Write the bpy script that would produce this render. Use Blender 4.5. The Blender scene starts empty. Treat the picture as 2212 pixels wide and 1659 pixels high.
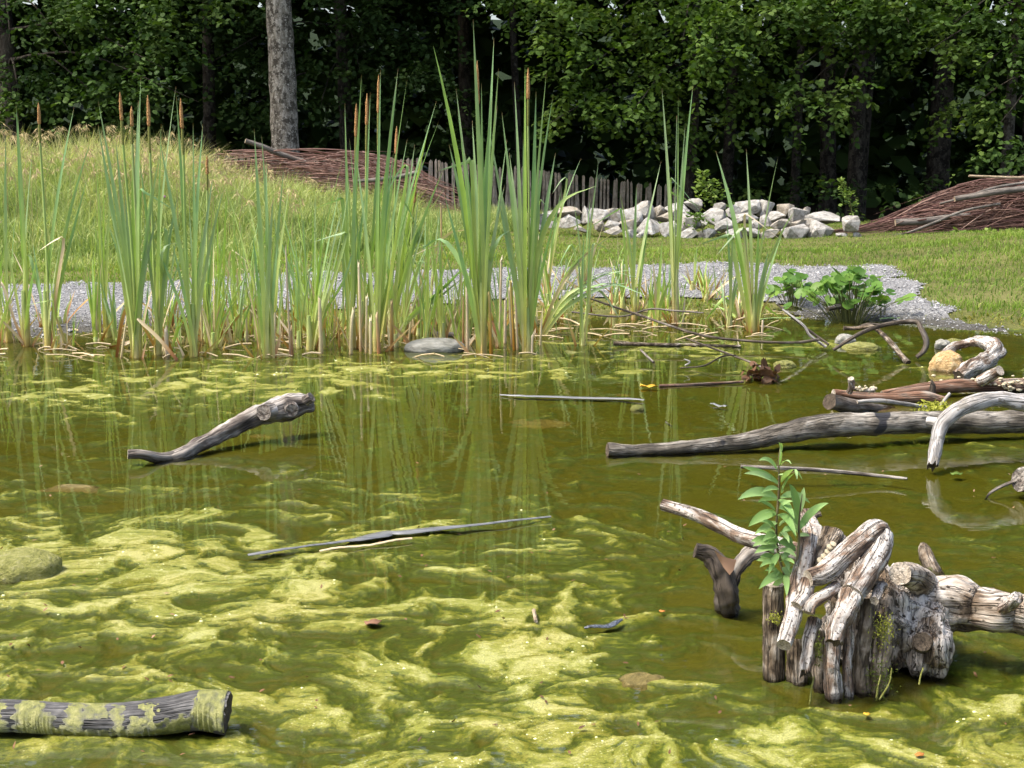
import bpy, bmesh, math, random
import numpy as np
from mathutils import Vector, Matrix, Euler

# ------------------------------------------------------------------ camera, sky, sun, exposure
sc = bpy.context.scene
random.seed(11)
RNG = np.random.default_rng(11)
F, CU, CV, EYE = 3070.0, 1106.0, 829.5, 1.30        # focal length and centre of a 2212 x 1659 picture, eye height
TH = math.atan((CV - 300.0) / F)                    # the horizon lies at row 300
cam = bpy.data.cameras.new('camera')
cam.sensor_width = 36.0
cam.lens = 36.0 * F / 2212.0
cam.clip_start, cam.clip_end = 0.05, 800.0
camo = bpy.data.objects.new('camera', cam)
sc.collection.objects.link(camo)
camo.location = (0, 0, EYE)
camo.rotation_euler = (math.pi / 2 - TH, 0, 0)
sc.camera = camo

SUN = np.array([-0.52, -0.10, 1.0]); SUN = SUN / np.linalg.norm(SUN)    # towards the sun
w = bpy.data.worlds.new('World'); sc.world = w; w.use_nodes = True
nt = w.node_tree
sky = nt.nodes.new('ShaderNodeTexSky'); sky.sky_type = 'NISHITA'; sky.sun_disc = False
sky.sun_elevation = math.asin(SUN[2]); sky.sun_rotation = math.atan2(SUN[0], SUN[1])
sky.air_density, sky.dust_density, sky.ozone_density = 1.0, 5.0, 1.0
bg = nt.nodes['Background']; bg.inputs['Strength'].default_value = 0.15
nt.links.new(sky.outputs['Color'], bg.inputs['Color'])
sl = bpy.data.lights.new('sun', 'SUN'); sl.energy = 2.0; sl.angle = math.radians(14); sl.color = (1.0, 0.95, 0.86)
so = bpy.data.objects.new('sun', sl); sc.collection.objects.link(so)
so.rotation_euler = Vector(SUN).to_track_quat('Z', 'Y').to_euler()
so.location = (-20, -5, 30)
vs = sc.view_settings
vs.view_transform = 'Standard'; vs.look = 'None'; vs.exposure = 1.38; vs.gamma = 1.0; vs.use_curve_mapping = False
cy = sc.cycles
cy.max_bounces = 8; cy.diffuse_bounces = 3; cy.glossy_bounces = 3; cy.transmission_bounces = 4
cy.transparent_max_bounces = 12; cy.volume_bounces = 0
cy.caustics_reflective = False; cy.caustics_refractive = False
cy.use_denoising = True; cy.sample_clamp_indirect = 6.0

# ------------------------------------------------------------------ picture row/column -> place
CAM = np.array([0, 0, EYE])
def ray(u, v):
    a, b = (u - CU) / F, (CV - v) / F
    return np.array([a, math.cos(TH) + b * math.sin(TH), -math.sin(TH) + b * math.cos(TH)])
def G(u, v, z=0.0):
    d = ray(u, v); return CAM + d * ((z - EYE) / d[2])
def D(u, v, Y):
    d = ray(u, v); return CAM + d * (Y / d[1])
def proj(x, y, z):
    c, s = math.cos(TH), math.sin(TH)
    dz = z - EYE
    dep = y * c - dz * s; up = y * s + dz * c
    return CU + F * x / dep, CV - F * up / dep

# ------------------------------------------------------------------ noise
_perm = np.random.default_rng(3).permutation(256); _perm = np.concatenate([_perm, _perm, _perm])
_g2 = np.array([(math.cos(a), math.sin(a)) for a in np.linspace(0, 2 * math.pi, 32, endpoint=False)])
_r3 = np.random.default_rng(5).normal(size=(64, 3)); _g3 = _r3 / np.linalg.norm(_r3, axis=1)[:, None]
def perlin2(x, y):
    xi, yi = np.floor(x).astype(int), np.floor(y).astype(int)
    xf, yf = x - xi, y - yi
    xi &= 255; yi &= 255
    u, v = xf ** 3 * (xf * (xf * 6 - 15) + 10), yf ** 3 * (yf * (yf * 6 - 15) + 10)
    def g(a, b, dx, dy):
        h = _g2[_perm[_perm[a] + b] & 31]; return h[..., 0] * dx + h[..., 1] * dy
    a = g(xi, yi, xf, yf); b = g(xi + 1, yi, xf - 1, yf); c = g(xi, yi + 1, xf, yf - 1); d = g(xi + 1, yi + 1, xf - 1, yf - 1)
    return ((a + u * (b - a)) * (1 - v) + (c + u * (d - c)) * v) * 1.4
def fbm2(x, y, o=4, gain=0.5):
    s, a, f = 0, 1.0, 1.0
    for i in range(o):
        s = s + a * perlin2(x * f + 17.3 * i, y * f - 9.1 * i); a *= gain; f *= 2.03
    return s
def perlin3(p):
    p = np.asarray(p, float); pi = np.floor(p).astype(int); pf = p - pi; pi = pi & 255
    w_ = pf ** 3 * (pf * (pf * 6 - 15) + 10)
    out = 0
    for dx in (0, 1):
        for dy in (0, 1):
            for dz in (0, 1):
                h = _g3[_perm[_perm[_perm[pi[:, 0] + dx] + pi[:, 1] + dy] + pi[:, 2] + dz] & 63]
                dv = pf - np.array([dx, dy, dz])
                wt = (w_[:, 0] if dx else 1 - w_[:, 0]) * (w_[:, 1] if dy else 1 - w_[:, 1]) * (w_[:, 2] if dz else 1 - w_[:, 2])
                out = out + wt * (h * dv).sum(1)
    return out * 1.4
def sstep(a, b, x):
    t = np.clip((x - a) / (b - a), 0, 1); return t * t * (3 - 2 * t)

# ------------------------------------------------------------------ mesh and object helpers
COL = sc.collection
ORG = {}
def make_mesh(name, V, Fa, mats, smooth=True, attrs=None, fmat=None):
    me = bpy.data.meshes.new(name)
    V = np.asarray(V, dtype=np.float32)
    if isinstance(Fa, np.ndarray):
        m, k = Fa.shape
        me.vertices.add(len(V)); me.vertices.foreach_set('co', V.ravel())
        me.loops.add(m * k); me.loops.foreach_set('vertex_index', Fa.astype(np.int32).ravel())
        me.polygons.add(m); me.polygons.foreach_set('loop_start', np.arange(0, m * k, k, dtype=np.int32))
        me.update(calc_edges=True)
    else:
        me.from_pydata(V.tolist(), [], [list(map(int, f)) for f in Fa]); me.update()
    n = len(me.polygons)
    me.polygons.foreach_set('use_smooth', np.full(n, bool(smooth)))
    for mt in (mats if isinstance(mats, (list, tuple)) else [mats]):
        me.materials.append(mt)
    if fmat is not None:
        me.polygons.foreach_set('material_index', np.asarray(fmat, dtype=np.int32))
    for k_, a in (attrs or {}).items():
        a = np.asarray(a, dtype=np.float32)
        if a.ndim == 1:
            at = me.attributes.new(k_, 'FLOAT', 'POINT'); at.data.foreach_set('value', a)
        else:
            at = me.attributes.new(k_, 'FLOAT_VECTOR', 'POINT'); at.data.foreach_set('vector', a.ravel())
    return me
def tag(o, label=None, cat=None, group=None, kind=None):
    if label: o['label'] = label
    if cat: o['category'] = cat
    if group: o['group'] = group
    if kind: o['kind'] = kind
    return o
def thing(name, loc, label, cat, group=None):
    o = bpy.data.objects.new(name, None); COL.objects.link(o)
    o.location = loc; o.empty_display_size = 0.05; ORG[o.name] = np.array(loc, float)
    return tag(o, label, cat, group)
def build(name, geo, mats, parent=None, origin=None, smooth=True, label=None, cat=None, group=None, kind=None, sub=None):
    V, Fa = geo[0], geo[1]
    attrs = geo[2] if len(geo) > 2 else None
    fmat = geo[3] if len(geo) > 3 else None
    V = np.asarray(V, float)
    if parent is not None:
        org = ORG[parent.name]
    else:
        org = np.array(origin, float) if origin is not None else np.zeros(3)
    me = make_mesh(name, V - org, Fa, mats, smooth, attrs, fmat)
    o = bpy.data.objects.new(name, me); COL.objects.link(o)
    ORG[o.name] = org
    if parent is not None: o.parent = parent
    else: o.location = org
    return tag(o, label, cat, group, kind)
def place(name, me, parent, mat4, label=None, cat=None, group=None, kind=None):
    o = bpy.data.objects.new(name, me); COL.objects.link(o)
    if parent is not None:
        o.parent = parent
        org = ORG[parent.name]
        mat4 = Matrix.Translation(-Vector(org)) @ mat4
    o.matrix_basis = mat4
    ORG[o.name] = np.array(mat4.translation) if parent is None else ORG[parent.name]
    return tag(o, label, cat, group, kind)

def resample(P, n):
    P = np.asarray(P, float)
    if len(P) == 2:
        t = np.linspace(0, 1, n)[:, None]; return P[0] * (1 - t) + P[1] * t
    Q = np.vstack([2 * P[0] - P[1], P, 2 * P[-1] - P[-2]])
    t = np.linspace(0, len(P) - 1 - 1e-6, n); i = t.astype(int); f = (t - i)[:, None]
    a, b, c, d = Q[i], Q[i + 1], Q[i + 2], Q[i + 3]
    return 0.5 * (2 * b + (c - a) * f + (2 * a - 5 * b + 4 * c - d) * f ** 2 + (3 * b - a - 3 * c + d) * f ** 3)
def tube(P, R, n=12, seg=None, amp=0.0, freq=8.0, seed=0, caps=True, round_end=False, ridge=0.0, ragged=0.0):
    """A limb along P with radii R: rings, uneven skin and flat cut ends (material 1)."""
    P = np.atleast_2d(np.asarray(P, float)); P = P.reshape(-1, P.shape[-1]); R = np.asarray(R, float)
    if P.shape[1] == 4: R = P[:, 3]; P = P[:, :3]
    if R.ndim == 0: R = np.full(len(P), float(R))
    if seg is None: seg = max(2, 5 * (len(P) - 1) + 1)
    C = resample(P, seg)
    rr = np.interp(np.linspace(0, len(P) - 1, seg), np.arange(len(P)), R)
    T = np.gradient(C, axis=0); T /= np.linalg.norm(T, axis=1)[:, None] + 1e-9
    ref = np.array([0, 0, 1.0]) if abs(T[0, 2]) < 0.9 else np.array([0, 1.0, 0])
    N = np.zeros_like(C); x = ref - T[0] * (ref @ T[0]); N[0] = x / np.linalg.norm(x)
    for i in range(1, seg):
        x = N[i - 1] - T[i] * (N[i - 1] @ T[i]); N[i] = x / (np.linalg.norm(x) + 1e-9)
    B = np.cross(T, N)
    L = np.concatenate([[0], np.cumsum(np.linalg.norm(np.diff(C, axis=0), axis=1))])
    an = np.linspace(0, 2 * math.pi, n, endpoint=False)
    ca, sa = np.cos(an)[None, :, None], np.sin(an)[None, :, None]
    dirs = N[:, None] * ca + B[:, None] * sa
    r = np.repeat(rr[:, None], n, 1)
    if round_end:
        k = min(4, seg - 1)
        for i in range(k):
            s = math.sin(math.acos(1 - (i + 0.25) / k)); r[seg - 1 - i] *= s
    X = C[:, None] + dirs * r[..., None]
    if amp > 0:
        q = X.reshape(-1, 3) * freq + seed * 7.77
        d = perlin3(q) + 0.5 * perlin3(q * 2.3 + 5)
        if ridge > 0:
            d = d + ridge * np.sin(np.tile(an, seg) * 5 + seed + 3 * perlin3(q * 0.5))
        X = X + dirs * (d.reshape(seg, n, 1) * amp * np.clip(r / rr.max(), 0.3, 1)[..., None])
    if ragged > 0:
        jag = np.random.default_rng(seed + 99).normal(size=n) * ragged
        X[-1] += T[-1] * jag[:, None]
    V = X.reshape(-1, 3)
    tuv = np.stack([np.repeat(np.cos(an)[None], seg, 0) * rr[:, None], np.repeat(np.sin(an)[None], seg, 0) * rr[:, None],
                    np.repeat(L[:, None], n, 1)], -1).reshape(-1, 3)
    tt = np.repeat(L / L[-1], n)
    i, j = np.meshgrid(np.arange(seg - 1), np.arange(n), indexing='ij')
    a = i * n + j; b = i * n + (j + 1) % n
    Fq = np.stack([a, b, b + n, a + n], -1).reshape(-1, 4)
    faces = Fq.tolist(); fm = [0] * len(faces)
    if caps:
        V = V.tolist(); tuv = tuv.tolist(); tt = tt.tolist()
        for end, row, sgn in ((0, 0, -1), (1, seg - 1, 1)):
            ring = X[row]; cen = ring.mean(0)
            s = len(V)
            inner = cen + (ring - cen) * 0.55 + T[row] * sgn * (-0.06 * rr[row])
            V += ring.tolist() + inner.tolist() + [(cen + T[row] * sgn * (-0.10 * rr[row])).tolist()]
            tuv += [[float(math.cos(q) * rr[row]), float(math.sin(q) * rr[row]), float(L[row])] for q in an]
            tuv += [[0.55 * float(math.cos(q) * rr[row]), 0.55 * float(math.sin(q) * rr[row]), float(L[row])] for q in an] + [[0, 0, float(L[row])]]
            tt += [tt[row * n]] * (2 * n + 1)
            for q in range(n):
                p = (q + 1) % n
                f1 = [s + q, s + p, s + n + p, s + n + q]; f2 = [s + n + q, s + n + p, s + 2 * n]
                if sgn < 0: f1, f2 = f1[::-1], f2[::-1]
                faces += [f1, f2]; fm += [1, 1]
    return V, faces, {'tuv': np.asarray(tuv), 't': np.asarray(tt)}, fm
def fast_tube(P, R, n=4, seg=6):
    """Thin twig without ends as numpy quads."""
    C = resample(P, seg); rr = np.interp(np.linspace(0, 1, seg), np.linspace(0, 1, len(R)), R)
    T = np.gradient(C, axis=0); T /= np.linalg.norm(T, axis=1)[:, None] + 1e-9
    ref = np.array([0.3, 0.5, 0.8]); N = np.cross(T, ref); N /= np.linalg.norm(N, axis=1)[:, None] + 1e-9; B = np.cross(T, N)
    an = np.linspace(0, 2 * math.pi, n, endpoint=False)
    X = C[:, None] + (N[:, None] * np.cos(an)[None, :, None] + B[:, None] * np.sin(an)[None, :, None]) * rr[:, None, None]
    i, j = np.meshgrid(np.arange(seg - 1), np.arange(n), indexing='ij')
    a = i * n + j; b = i * n + (j + 1) % n
    return X.reshape(-1, 3), np.stack([a, b, b + n, a + n], -1).reshape(-1, 4)
def join(geos):
    Vs, Fs, off = [], [], 0
    for g in geos:
        Vs.append(np.asarray(g[0])); Fs.append(np.asarray(g[1]) + off); off += len(g[0])
    return np.vstack(Vs), np.vstack(Fs)

# ------------------------------------------------------------------ materials
def srgb(r, g, b):
    f = lambda c: c / 12.92 if c <= 0.04045 else ((c + 0.055) / 1.055) ** 2.4
    return (f(r / 255), f(g / 255), f(b / 255), 1)
def L4(c): return (c[0], c[1], c[2], 1)
class Mat:
    def __init__(s, name, rough=0.8, spec=0.3):
        s.m = bpy.data.materials.new(name); s.m.use_nodes = True
        s.t = s.m.node_tree; s.N = s.t.nodes; s.b = s.N['Principled BSDF']; s.out = s.N['Material Output']
        s.b.inputs['Roughness'].default_value = rough; s.b.inputs['Specular IOR Level'].default_value = spec
    def link(s, a, b): s.t.links.new(a, b)
    def node(s, typ, **kw):
        n = s.N.new(typ)
        for k, v in kw.items(): setattr(n, k, v)
        return n
    def attr(s, name): return s.node('ShaderNodeAttribute', attribute_name=name)
    def mapping(s, src, scale):
        m = s.node('ShaderNodeMapping'); m.inputs['Scale'].default_value = scale; s.link(src, m.inputs['Vector']); return m.outputs['Vector']
    def noise(s, vec, scale, detail=4, rough=0.55, dist=0.0):
        n = s.node('ShaderNodeTexNoise'); n.inputs['Scale'].default_value = scale; n.inputs['Detail'].default_value = detail
        n.inputs['Roughness'].default_value = rough; n.inputs['Distortion'].default_value = dist
        if vec is not None: s.link(vec, n.inputs['Vector'])
        return n.outputs['Fac']
    def voronoi(s, vec, scale, feature='F1'):
        n = s.node('ShaderNodeTexVoronoi', feature=feature); n.inputs['Scale'].default_value = scale
        if vec is not None: s.link(vec, n.inputs['Vector'])
        return n.outputs['Distance'], (n.outputs['Color'] if 'Color' in n.outputs else None)
    def ramp(s, fac, stops, interp='LINEAR'):
        r = s.node('ShaderNodeValToRGB'); r.color_ramp.interpolation = interp
        e = r.color_ramp.elements
        while len(e) < len(stops): e.new(0.5)
        for i, (p, c) in enumerate(stops):
            e[i].position = p; e[i].color = L4(c) if not isinstance(c, (int, float)) else (c, c, c, 1)
        s.link(fac, r.inputs['Fac']); return r.outputs['Color']
    def mix(s, fac, a, b, mode='MIX'):
        m = s.node('ShaderNodeMix', data_type='RGBA', blend_type=mode)
        for v, k in ((fac, 'Factor'),):
            if isinstance(v, (int, float)): m.inputs[0].default_value = v
            else: s.link(v, m.inputs[0])
        for v, k in ((a, 6), (b, 7)):
            if isinstance(v, (tuple, list)): m.inputs[k].default_value = L4(v)
            else: s.link(v, m.inputs[k])
        return m.outputs[2]
    def math(s, op, a, b=None, clamp=False):
        m = s.node('ShaderNodeMath', operation=op, use_clamp=clamp)
        for i, v in enumerate((a, b)):
            if v is None: continue
            if isinstance(v, (int, float)): m.inputs[i].default_value = v
            else: s.link(v, m.inputs[i])
        return m.outputs[0]
    def rand(s): return s.node('ShaderNodeObjectInfo').outputs['Random']
    def hsv(s, col, h=None, sat=None, val=None):
        n = s.node('ShaderNodeHueSaturation'); s.link(col, n.inputs['Color'])
        for k, v in (('Hue', h), ('Saturation', sat), ('Value', val)):
            if v is None: continue
            if isinstance(v, (int, float)): n.inputs[k].default_value = v
            else: s.link(v, n.inputs[k])
        return n.outputs['Color']
    def maprange(s, v, a, b, c, d):
        n = s.node('ShaderNodeMapRange'); s.link(v, n.inputs[0])
        for i, q in enumerate((a, b, c, d)): n.inputs[i + 1].default_value = q
        return n.outputs[0]
    def color(s, c):
        if isinstance(c, (tuple, list)): s.b.inputs['Base Color'].default_value = L4(c)
        else: s.link(c, s.b.inputs['Base Color'])
        s.c = c; return s
    def bump(s, h, strength=0.3, dist=0.01):
        n = s.node('ShaderNodeBump'); n.inputs['Strength'].default_value = strength; n.inputs['Distance'].default_value = dist
        s.link(h, n.inputs['Height']); s.link(n.outputs['Normal'], s.b.inputs['Normal']); return s
    def translucent(s, fac, tint=(1, 1, 1)):
        tr = s.node('ShaderNodeBsdfTranslucent'); mx = s.node('ShaderNodeMixShader'); mx.inputs[0].default_value = fac
        if isinstance(s.c, (tuple, list)): tr.inputs['Color'].default_value = L4([a * b for a, b in zip(s.c, tint)])
        else: s.link(s.mix(1.0, s.c, tint, 'MULTIPLY'), tr.inputs['Color'])
        s.link(s.b.outputs[0], mx.inputs[1]); s.link(tr.outputs[0], mx.inputs[2]); s.link(mx.outputs[0], s.out.inputs['Surface']); return s
    def obj(s): return s.node('ShaderNodeTexCoord').outputs['Object']
    def pos(s): return s.node('ShaderNodeNewGeometry').outputs['Position']

def leafy(name, stops, trans=0.3, rough=0.6, tint=(1.1, 1.25, 0.5), spec=0.15):
    m = Mat(name, rough, spec); m.color(m.ramp(m.attr('c').outputs['Fac'], stops)); m.translucent(trans, tint); return m.m
def wood(name, stops, scale=14.0, stretch=0.25, rough=0.85, bump=0.5, spots=None, algae=0.0, wet=True, spec=0.25):
    """Bark or bare wood: patches, grain along the limb, lichen spots, a green stain and wet band near the water."""
    m = Mat(name, rough, spec)
    tv = m.attr('tuv').outputs['Vector']
    v = m.mapping(tv, (1, 1, stretch))
    n1 = m.noise(v, scale, 6, 0.6, 0.6); n2 = m.noise(tv, scale * 0.35, 3)
    fac = m.math('ADD', m.math('MULTIPLY', n1, 0.62), m.math('MULTIPLY', n2, 0.38))
    c = m.ramp(fac, stops)
    fine = m.noise(m.mapping(tv, (1, 1, 0.12)), scale * 4, 6, 0.75)
    c = m.mix(0.9, c, m.ramp(fine, [(0.34, 0.30), (0.5, 0.8), (0.62, 1.08)]), 'MULTIPLY')
    cr = m.noise(m.mapping(tv, (1, 1, 0.07)), scale * 2.6, 3, 0.5, 0.3)
    c = m.mix(0.6, c, m.ramp(cr, [(0.465, 1.0), (0.492, 0.2), (0.508, 0.2), (0.535, 1.0)]), 'MULTIPLY')
    if spots:
        d = m.noise(tv, spots[0], 2, 0.5); sp = m.ramp(d, [(spots[1], 0.0), (spots[1] + 0.03, 1.0)])
        c = m.mix(sp, c, spots[2])
    z = m.node('ShaderNodeSeparateXYZ'); m.link(m.pos(), z.inputs[0])
    if algae > 0:
        an = m.noise(m.pos(), 9, 5, 0.65)
        lim = m.math('ADD', m.math('MULTIPLY', z.outputs['Z'], -5.5), m.math('ADD', m.math('MULTIPLY', m.math('SUBTRACT', an, 0.5), 3.2), algae - 0.45))
        c = m.mix(m.ramp(lim, [(0.35, 0.0), (0.6, 0.85)]), c, (0.10, 0.115, 0.015))
    if wet:
        wn = m.noise(m.pos(), 22, 2)
        f = m.math('ADD', m.math('MULTIPLY', z.outputs['Z'], -40), m.math('MULTIPLY', wn, 1.6), True)
        c = m.mix(m.math('MULTIPLY', f, 0.75), c, (0.018, 0.014, 0.009))
        r = m.maprange(f, 0, 1, rough, 0.25); m.link(r, m.b.inputs['Roughness'])
    m.color(c)
    h = m.math('ADD', m.math('ADD', fine, m.math('MULTIPLY', n1, 1.5)), m.math('MULTIPLY', m.ramp(cr, [(0.45, 1.0), (0.5, 0.0), (0.55, 1.0)]), 1.2)); m.bump(h, bump, 0.006)
    return m.m

# ------------------------------------------------------------------ the lie of the land
_sh = np.array([G(u, v)[:2] for u, v in [(-500, 730), (-200, 728), (0, 726), (110, 722), (230, 708), (330, 696), (430, 690), (700, 690), (1000, 686),
                (1300, 684), (1500, 680), (1700, 682), (1860, 684), (1975, 695), (2116, 711), (2212, 718), (2700, 770), (3200, 850)]])
_sh = _sh[np.argsort(_sh[:, 0])]
def shore_y(x): return np.interp(x, _sh[:, 0], _sh[:, 1])
def pond_s(x, y):
    """Metres inside the pond's edge (negative on land)."""
    wob = 0.10 * perlin2(x * 1.3, y * 1.3) + 0.04 * perlin2(x * 5, y * 5)
    return np.minimum(np.minimum(shore_y(x) - y, y - 1.3), 9.5 - np.abs(x)) + wob
def land_z(x, y):
    x = np.asarray(x, float); y = np.asarray(y, float)
    s = pond_s(x, y)
    z = np.where(s > 0, -0.12 * (1 - np.exp(-s / 1.0)), 0.05 * sstep(0, 0.8, -s) + 0.006)
    far = sstep(0.5, 3.0, y - shore_y(x))
    z = z + far * (0.10 * sstep(13.0, 19, y) * sstep(-1.0, -4.0, x) + 0.28 * sstep(14, 21, y) * sstep(-2.6, -6.0, x) - 0.05 * sstep(15, 18, y) * sstep(-1, 0.5, x))
    z = z + 0.16 * sstep(3.6, 6.0, x) * sstep(10.2, 13.0, y) * sstep(22, 16, y) * (s < 0)
    z = z - (0.22 + 0.42 * sstep(0, 5, x)) * sstep(21.5, 29, y)
    z = z + 9.0 * sstep(46, 95, y) + 0.03 * fbm2(x * 0.8, y * 0.8, 3) * (s < -0.3)  # far rise added behind the wood to close off the sky
    return z

xs = np.sinh(np.linspace(-4.1, 4.1, 260)) * 4.6
ys = np.concatenate([np.linspace(-70, -3, 24), np.linspace(-2.6, 8, 60), np.linspace(8.06, 16, 140), np.linspace(16.1, 34, 110), np.linspace(34.6, 60, 40), np.linspace(63, 260, 40)])
X, Y = np.meshgrid(xs, ys)
Z = land_z(X, Y); S = pond_s(X, Y); Z = np.where(S > 0, Z - 0.07 * sstep(0, 0.5, S), Z)
ny, nx = X.shape
def gridf(ny, nx):
    i, j = np.meshgrid(np.arange(ny - 1), np.arange(nx - 1), indexing='ij'); a = i * nx + j
    return np.stack([a, a + 1, a + nx + 1, a + nx], -1).reshape(-1, 4)
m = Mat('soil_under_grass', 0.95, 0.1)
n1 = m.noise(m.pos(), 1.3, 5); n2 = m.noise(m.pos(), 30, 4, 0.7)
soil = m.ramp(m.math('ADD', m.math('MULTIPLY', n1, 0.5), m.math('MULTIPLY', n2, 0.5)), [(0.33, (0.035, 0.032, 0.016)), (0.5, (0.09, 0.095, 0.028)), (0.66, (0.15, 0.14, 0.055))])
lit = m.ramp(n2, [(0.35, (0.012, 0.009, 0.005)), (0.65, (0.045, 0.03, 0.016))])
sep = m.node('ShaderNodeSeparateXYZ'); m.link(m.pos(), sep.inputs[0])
m.color(m.mix(m.maprange(sep.outputs['Y'], 40, 46, 0, 1), m.mix(m.maprange(sep.outputs['Y'], 23.5, 27.5, 0, 1), soil, lit), (0.010, 0.018, 0.005))); m.bump(n2, 0.6, 0.02)  # far floor coloured near black green in place of the wood's deep shade
M_SOIL = m.m
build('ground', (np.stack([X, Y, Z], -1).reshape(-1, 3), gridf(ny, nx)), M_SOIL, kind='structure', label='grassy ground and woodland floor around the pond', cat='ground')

# ------------------------------------------------------------------ gravel path
_pp = [(-700, 640), (-300, 634), (0, 627), (336, 610), (570, 596), (1123, 585), (1590, 575), (1694, 576), (1905, 578), (1963, 589), (1963, 613), (1998, 641), (2034, 667),
       (2090, 688), (2212, 709), (2600, 752), (2600, 765), (2212, 717), (2116, 710), (1975, 694), (1860, 683), (1760, 676), (1680, 662), (1600, 652), (1400, 649), (1123, 655),
       (700, 661), (430, 674), (330, 693), (250, 707), (150, 716), (0, 720), (-300, 722), (-700, 724)]
PATH = np.array([G(u, v, 0.04)[:2] for u, v in _pp])
def in_poly(x, y, P):
    r = np.zeros(np.shape(x), bool); n = len(P)
    for i in range(n):
        x1, y1 = P[i]; x2, y2 = P[(i + 1) % n]
        if y1 == y2: continue
        c = ((y1 > y) != (y2 > y)) & (x < (x2 - x1) * (y - y1) / (y2 - y1) + x1); r ^= c
    return r
def on_path(x, y):
    wx = x + 0.16 * perlin2(x * 2.2 + 3, y * 2.2) + 0.07 * perlin2(x * 8, y * 8); wy = y + 0.20 * perlin2(x * 2.0, y * 2.0 + 7) + 0.08 * perlin2(x * 9, y * 9 + 3)
    return in_poly(wx, wy, PATH)
gx, gy = np.meshgrid(np.arange(-8.5, 6.5, 0.05), np.arange(8.3, 14.9, 0.05))
gz = land_z(gx, gy) + 0.012 + 0.008 * fbm2(gx * 4, gy * 4, 3)
keep = on_path(gx, gy)
Fq = gridf(*gx.shape); Fq = Fq[keep.ravel()[Fq].all(1)]
used = np.unique(Fq); remap = np.zeros(gx.size, int); remap[used] = np.arange(len(used))
m = Mat('grey_gravel', 0.9, 0.25)
d, c = m.voronoi(m.pos(), 85); nn = m.noise(m.pos(), 0.9, 4); fi = m.noise(m.pos(), 130, 3, 0.7)
sp = m.node('ShaderNodeSeparateColor'); m.link(c, sp.inputs[0])
col = m.ramp(sp.outputs[0], [(0.0, (0.15, 0.15, 0.15)), (0.45, (0.29, 0.29, 0.288)), (0.85, (0.41, 0.41, 0.404)), (1.0, (0.53, 0.525, 0.51))])
col = m.mix(0.5, col, m.ramp(nn, [(0.35, 0.62), (0.65, 1.0)]), 'MULTIPLY'); col = m.mix(0.6, col, m.ramp(d, [(0.0, 1.0), (0.9, 0.35)]), 'MULTIPLY')
zz = m.node('ShaderNodeSeparateXYZ'); m.link(m.pos(), zz.inputs[0])
m.color(m.mix(m.maprange(zz.outputs['Z'], 0.015, 0.05, 0.8, 0.0), col, (0.05, 0.045, 0.03))); m.bump(m.math('SUBTRACT', fi, d), 0.8, 0.02)
M_GRAVEL = m.m
build('gravel_path', (np.stack([gx, gy, gz], -1).reshape(-1, 3)[used], remap[Fq]), M_GRAVEL, kind='structure', label='grey gravel path curving along the far shore', cat='path')
# loose stones lying on it
n = 17000
px, py = RNG.uniform(-5.5, 4.6, n * 3), RNG.uniform(9.0, 14.4, n * 3)
k = on_path(px, py); px, py = px[k][:n], py[k][:n]; n = len(px)
r = RNG.uniform(0.004, 0.010, n) * (1 + 1.2 * (RNG.random(n) < 0.05))
oc = np.array([(1, 0, 0), (0, 1, 0), (-1, 0, 0), (0, -1, 0), (0, 0, .8), (0, 0, -.8)], float)
of = np.array([(0, 1, 4), (1, 2, 4), (2, 3, 4), (3, 0, 4), (1, 0, 5), (2, 1, 5), (3, 2, 5), (0, 3, 5)])
a = RNG.uniform(0, 6.28, n); ca, sa = np.cos(a), np.sin(a)
V = oc[None] * r[:, None, None] * RNG.uniform(0.6, 1.3, (n, 6, 1))
V = np.stack([V[..., 0] * ca[:, None] - V[..., 1] * sa[:, None], V[..., 0] * sa[:, None] + V[..., 1] * ca[:, None], V[..., 2]], -1)
V += np.stack([px, py, land_z(px, py) + 0.017], -1)[:, None]
m = Mat('loose_stones', 0.85, 0.25)
m.color(m.ramp(m.attr('c').outputs['Fac'], [(0, (0.12, 0.12, 0.122)), (0.4, (0.25, 0.25, 0.25)), (0.85, (0.35, 0.35, 0.345)), (1, (0.47, 0.465, 0.45))]))
build('gravel', (V.reshape(-1, 3), (of[None] + 6 * np.arange(n)[:, None, None]).reshape(-1, 3), {'c': np.repeat(RNG.random(n), 6)}), m.m, smooth=False,
      kind='stuff', label='loose grey gravel strewn over the path', cat='gravel')

# ------------------------------------------------------------------ pond: algae-covered bed with mats reaching the surface, and the water over it
rows = np.exp(np.linspace(math.log(2.0), math.log(11.6), 690))
sc_ = np.concatenate([np.linspace(-1.15, -0.47, 60)[:-1], np.linspace(-0.47, 0.47, 620), np.linspace(0.47, 1.15, 60)[1:]])
X = rows[:, None] * sc_[None]; Y = np.repeat(rows[:, None], len(sc_), 1)
S = pond_s(X, Y)
bed = np.where(S > 0, -0.015 * (1 - np.exp(-np.maximum(S, 0) / 0.9)), 0.006 + 0.02 * np.minimum(-S, 1) - 0.06 * sstep(0.1, 0.3, -S))
U, Vv = proj(X, Y, np.zeros_like(X))
def blob(u, v, ru, rv): return np.exp(-(((U - u) / ru) ** 2 + ((Vv - v) / rv) ** 2))
cov = np.full_like(X, -0.15)
cov += 0.33 * sstep(1040, 1180, Vv) * sstep(1560, 1200, U)
cov += 0.26 * blob(350, 1200, 450, 150) + 0.30 * blob(1200, 1370, 260, 90) + 0.22 * blob(1100, 1540, 420, 110) + 0.20 * blob(250, 1380, 420, 160)
cov += 0.62 * blob(1800, 1630, 480, 80) + 0.45 * blob(2180, 1540, 160, 170) + 0.25 * blob(2100, 1190, 120, 40) + 0.2 * blob(1640, 1580, 160, 60)
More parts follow.
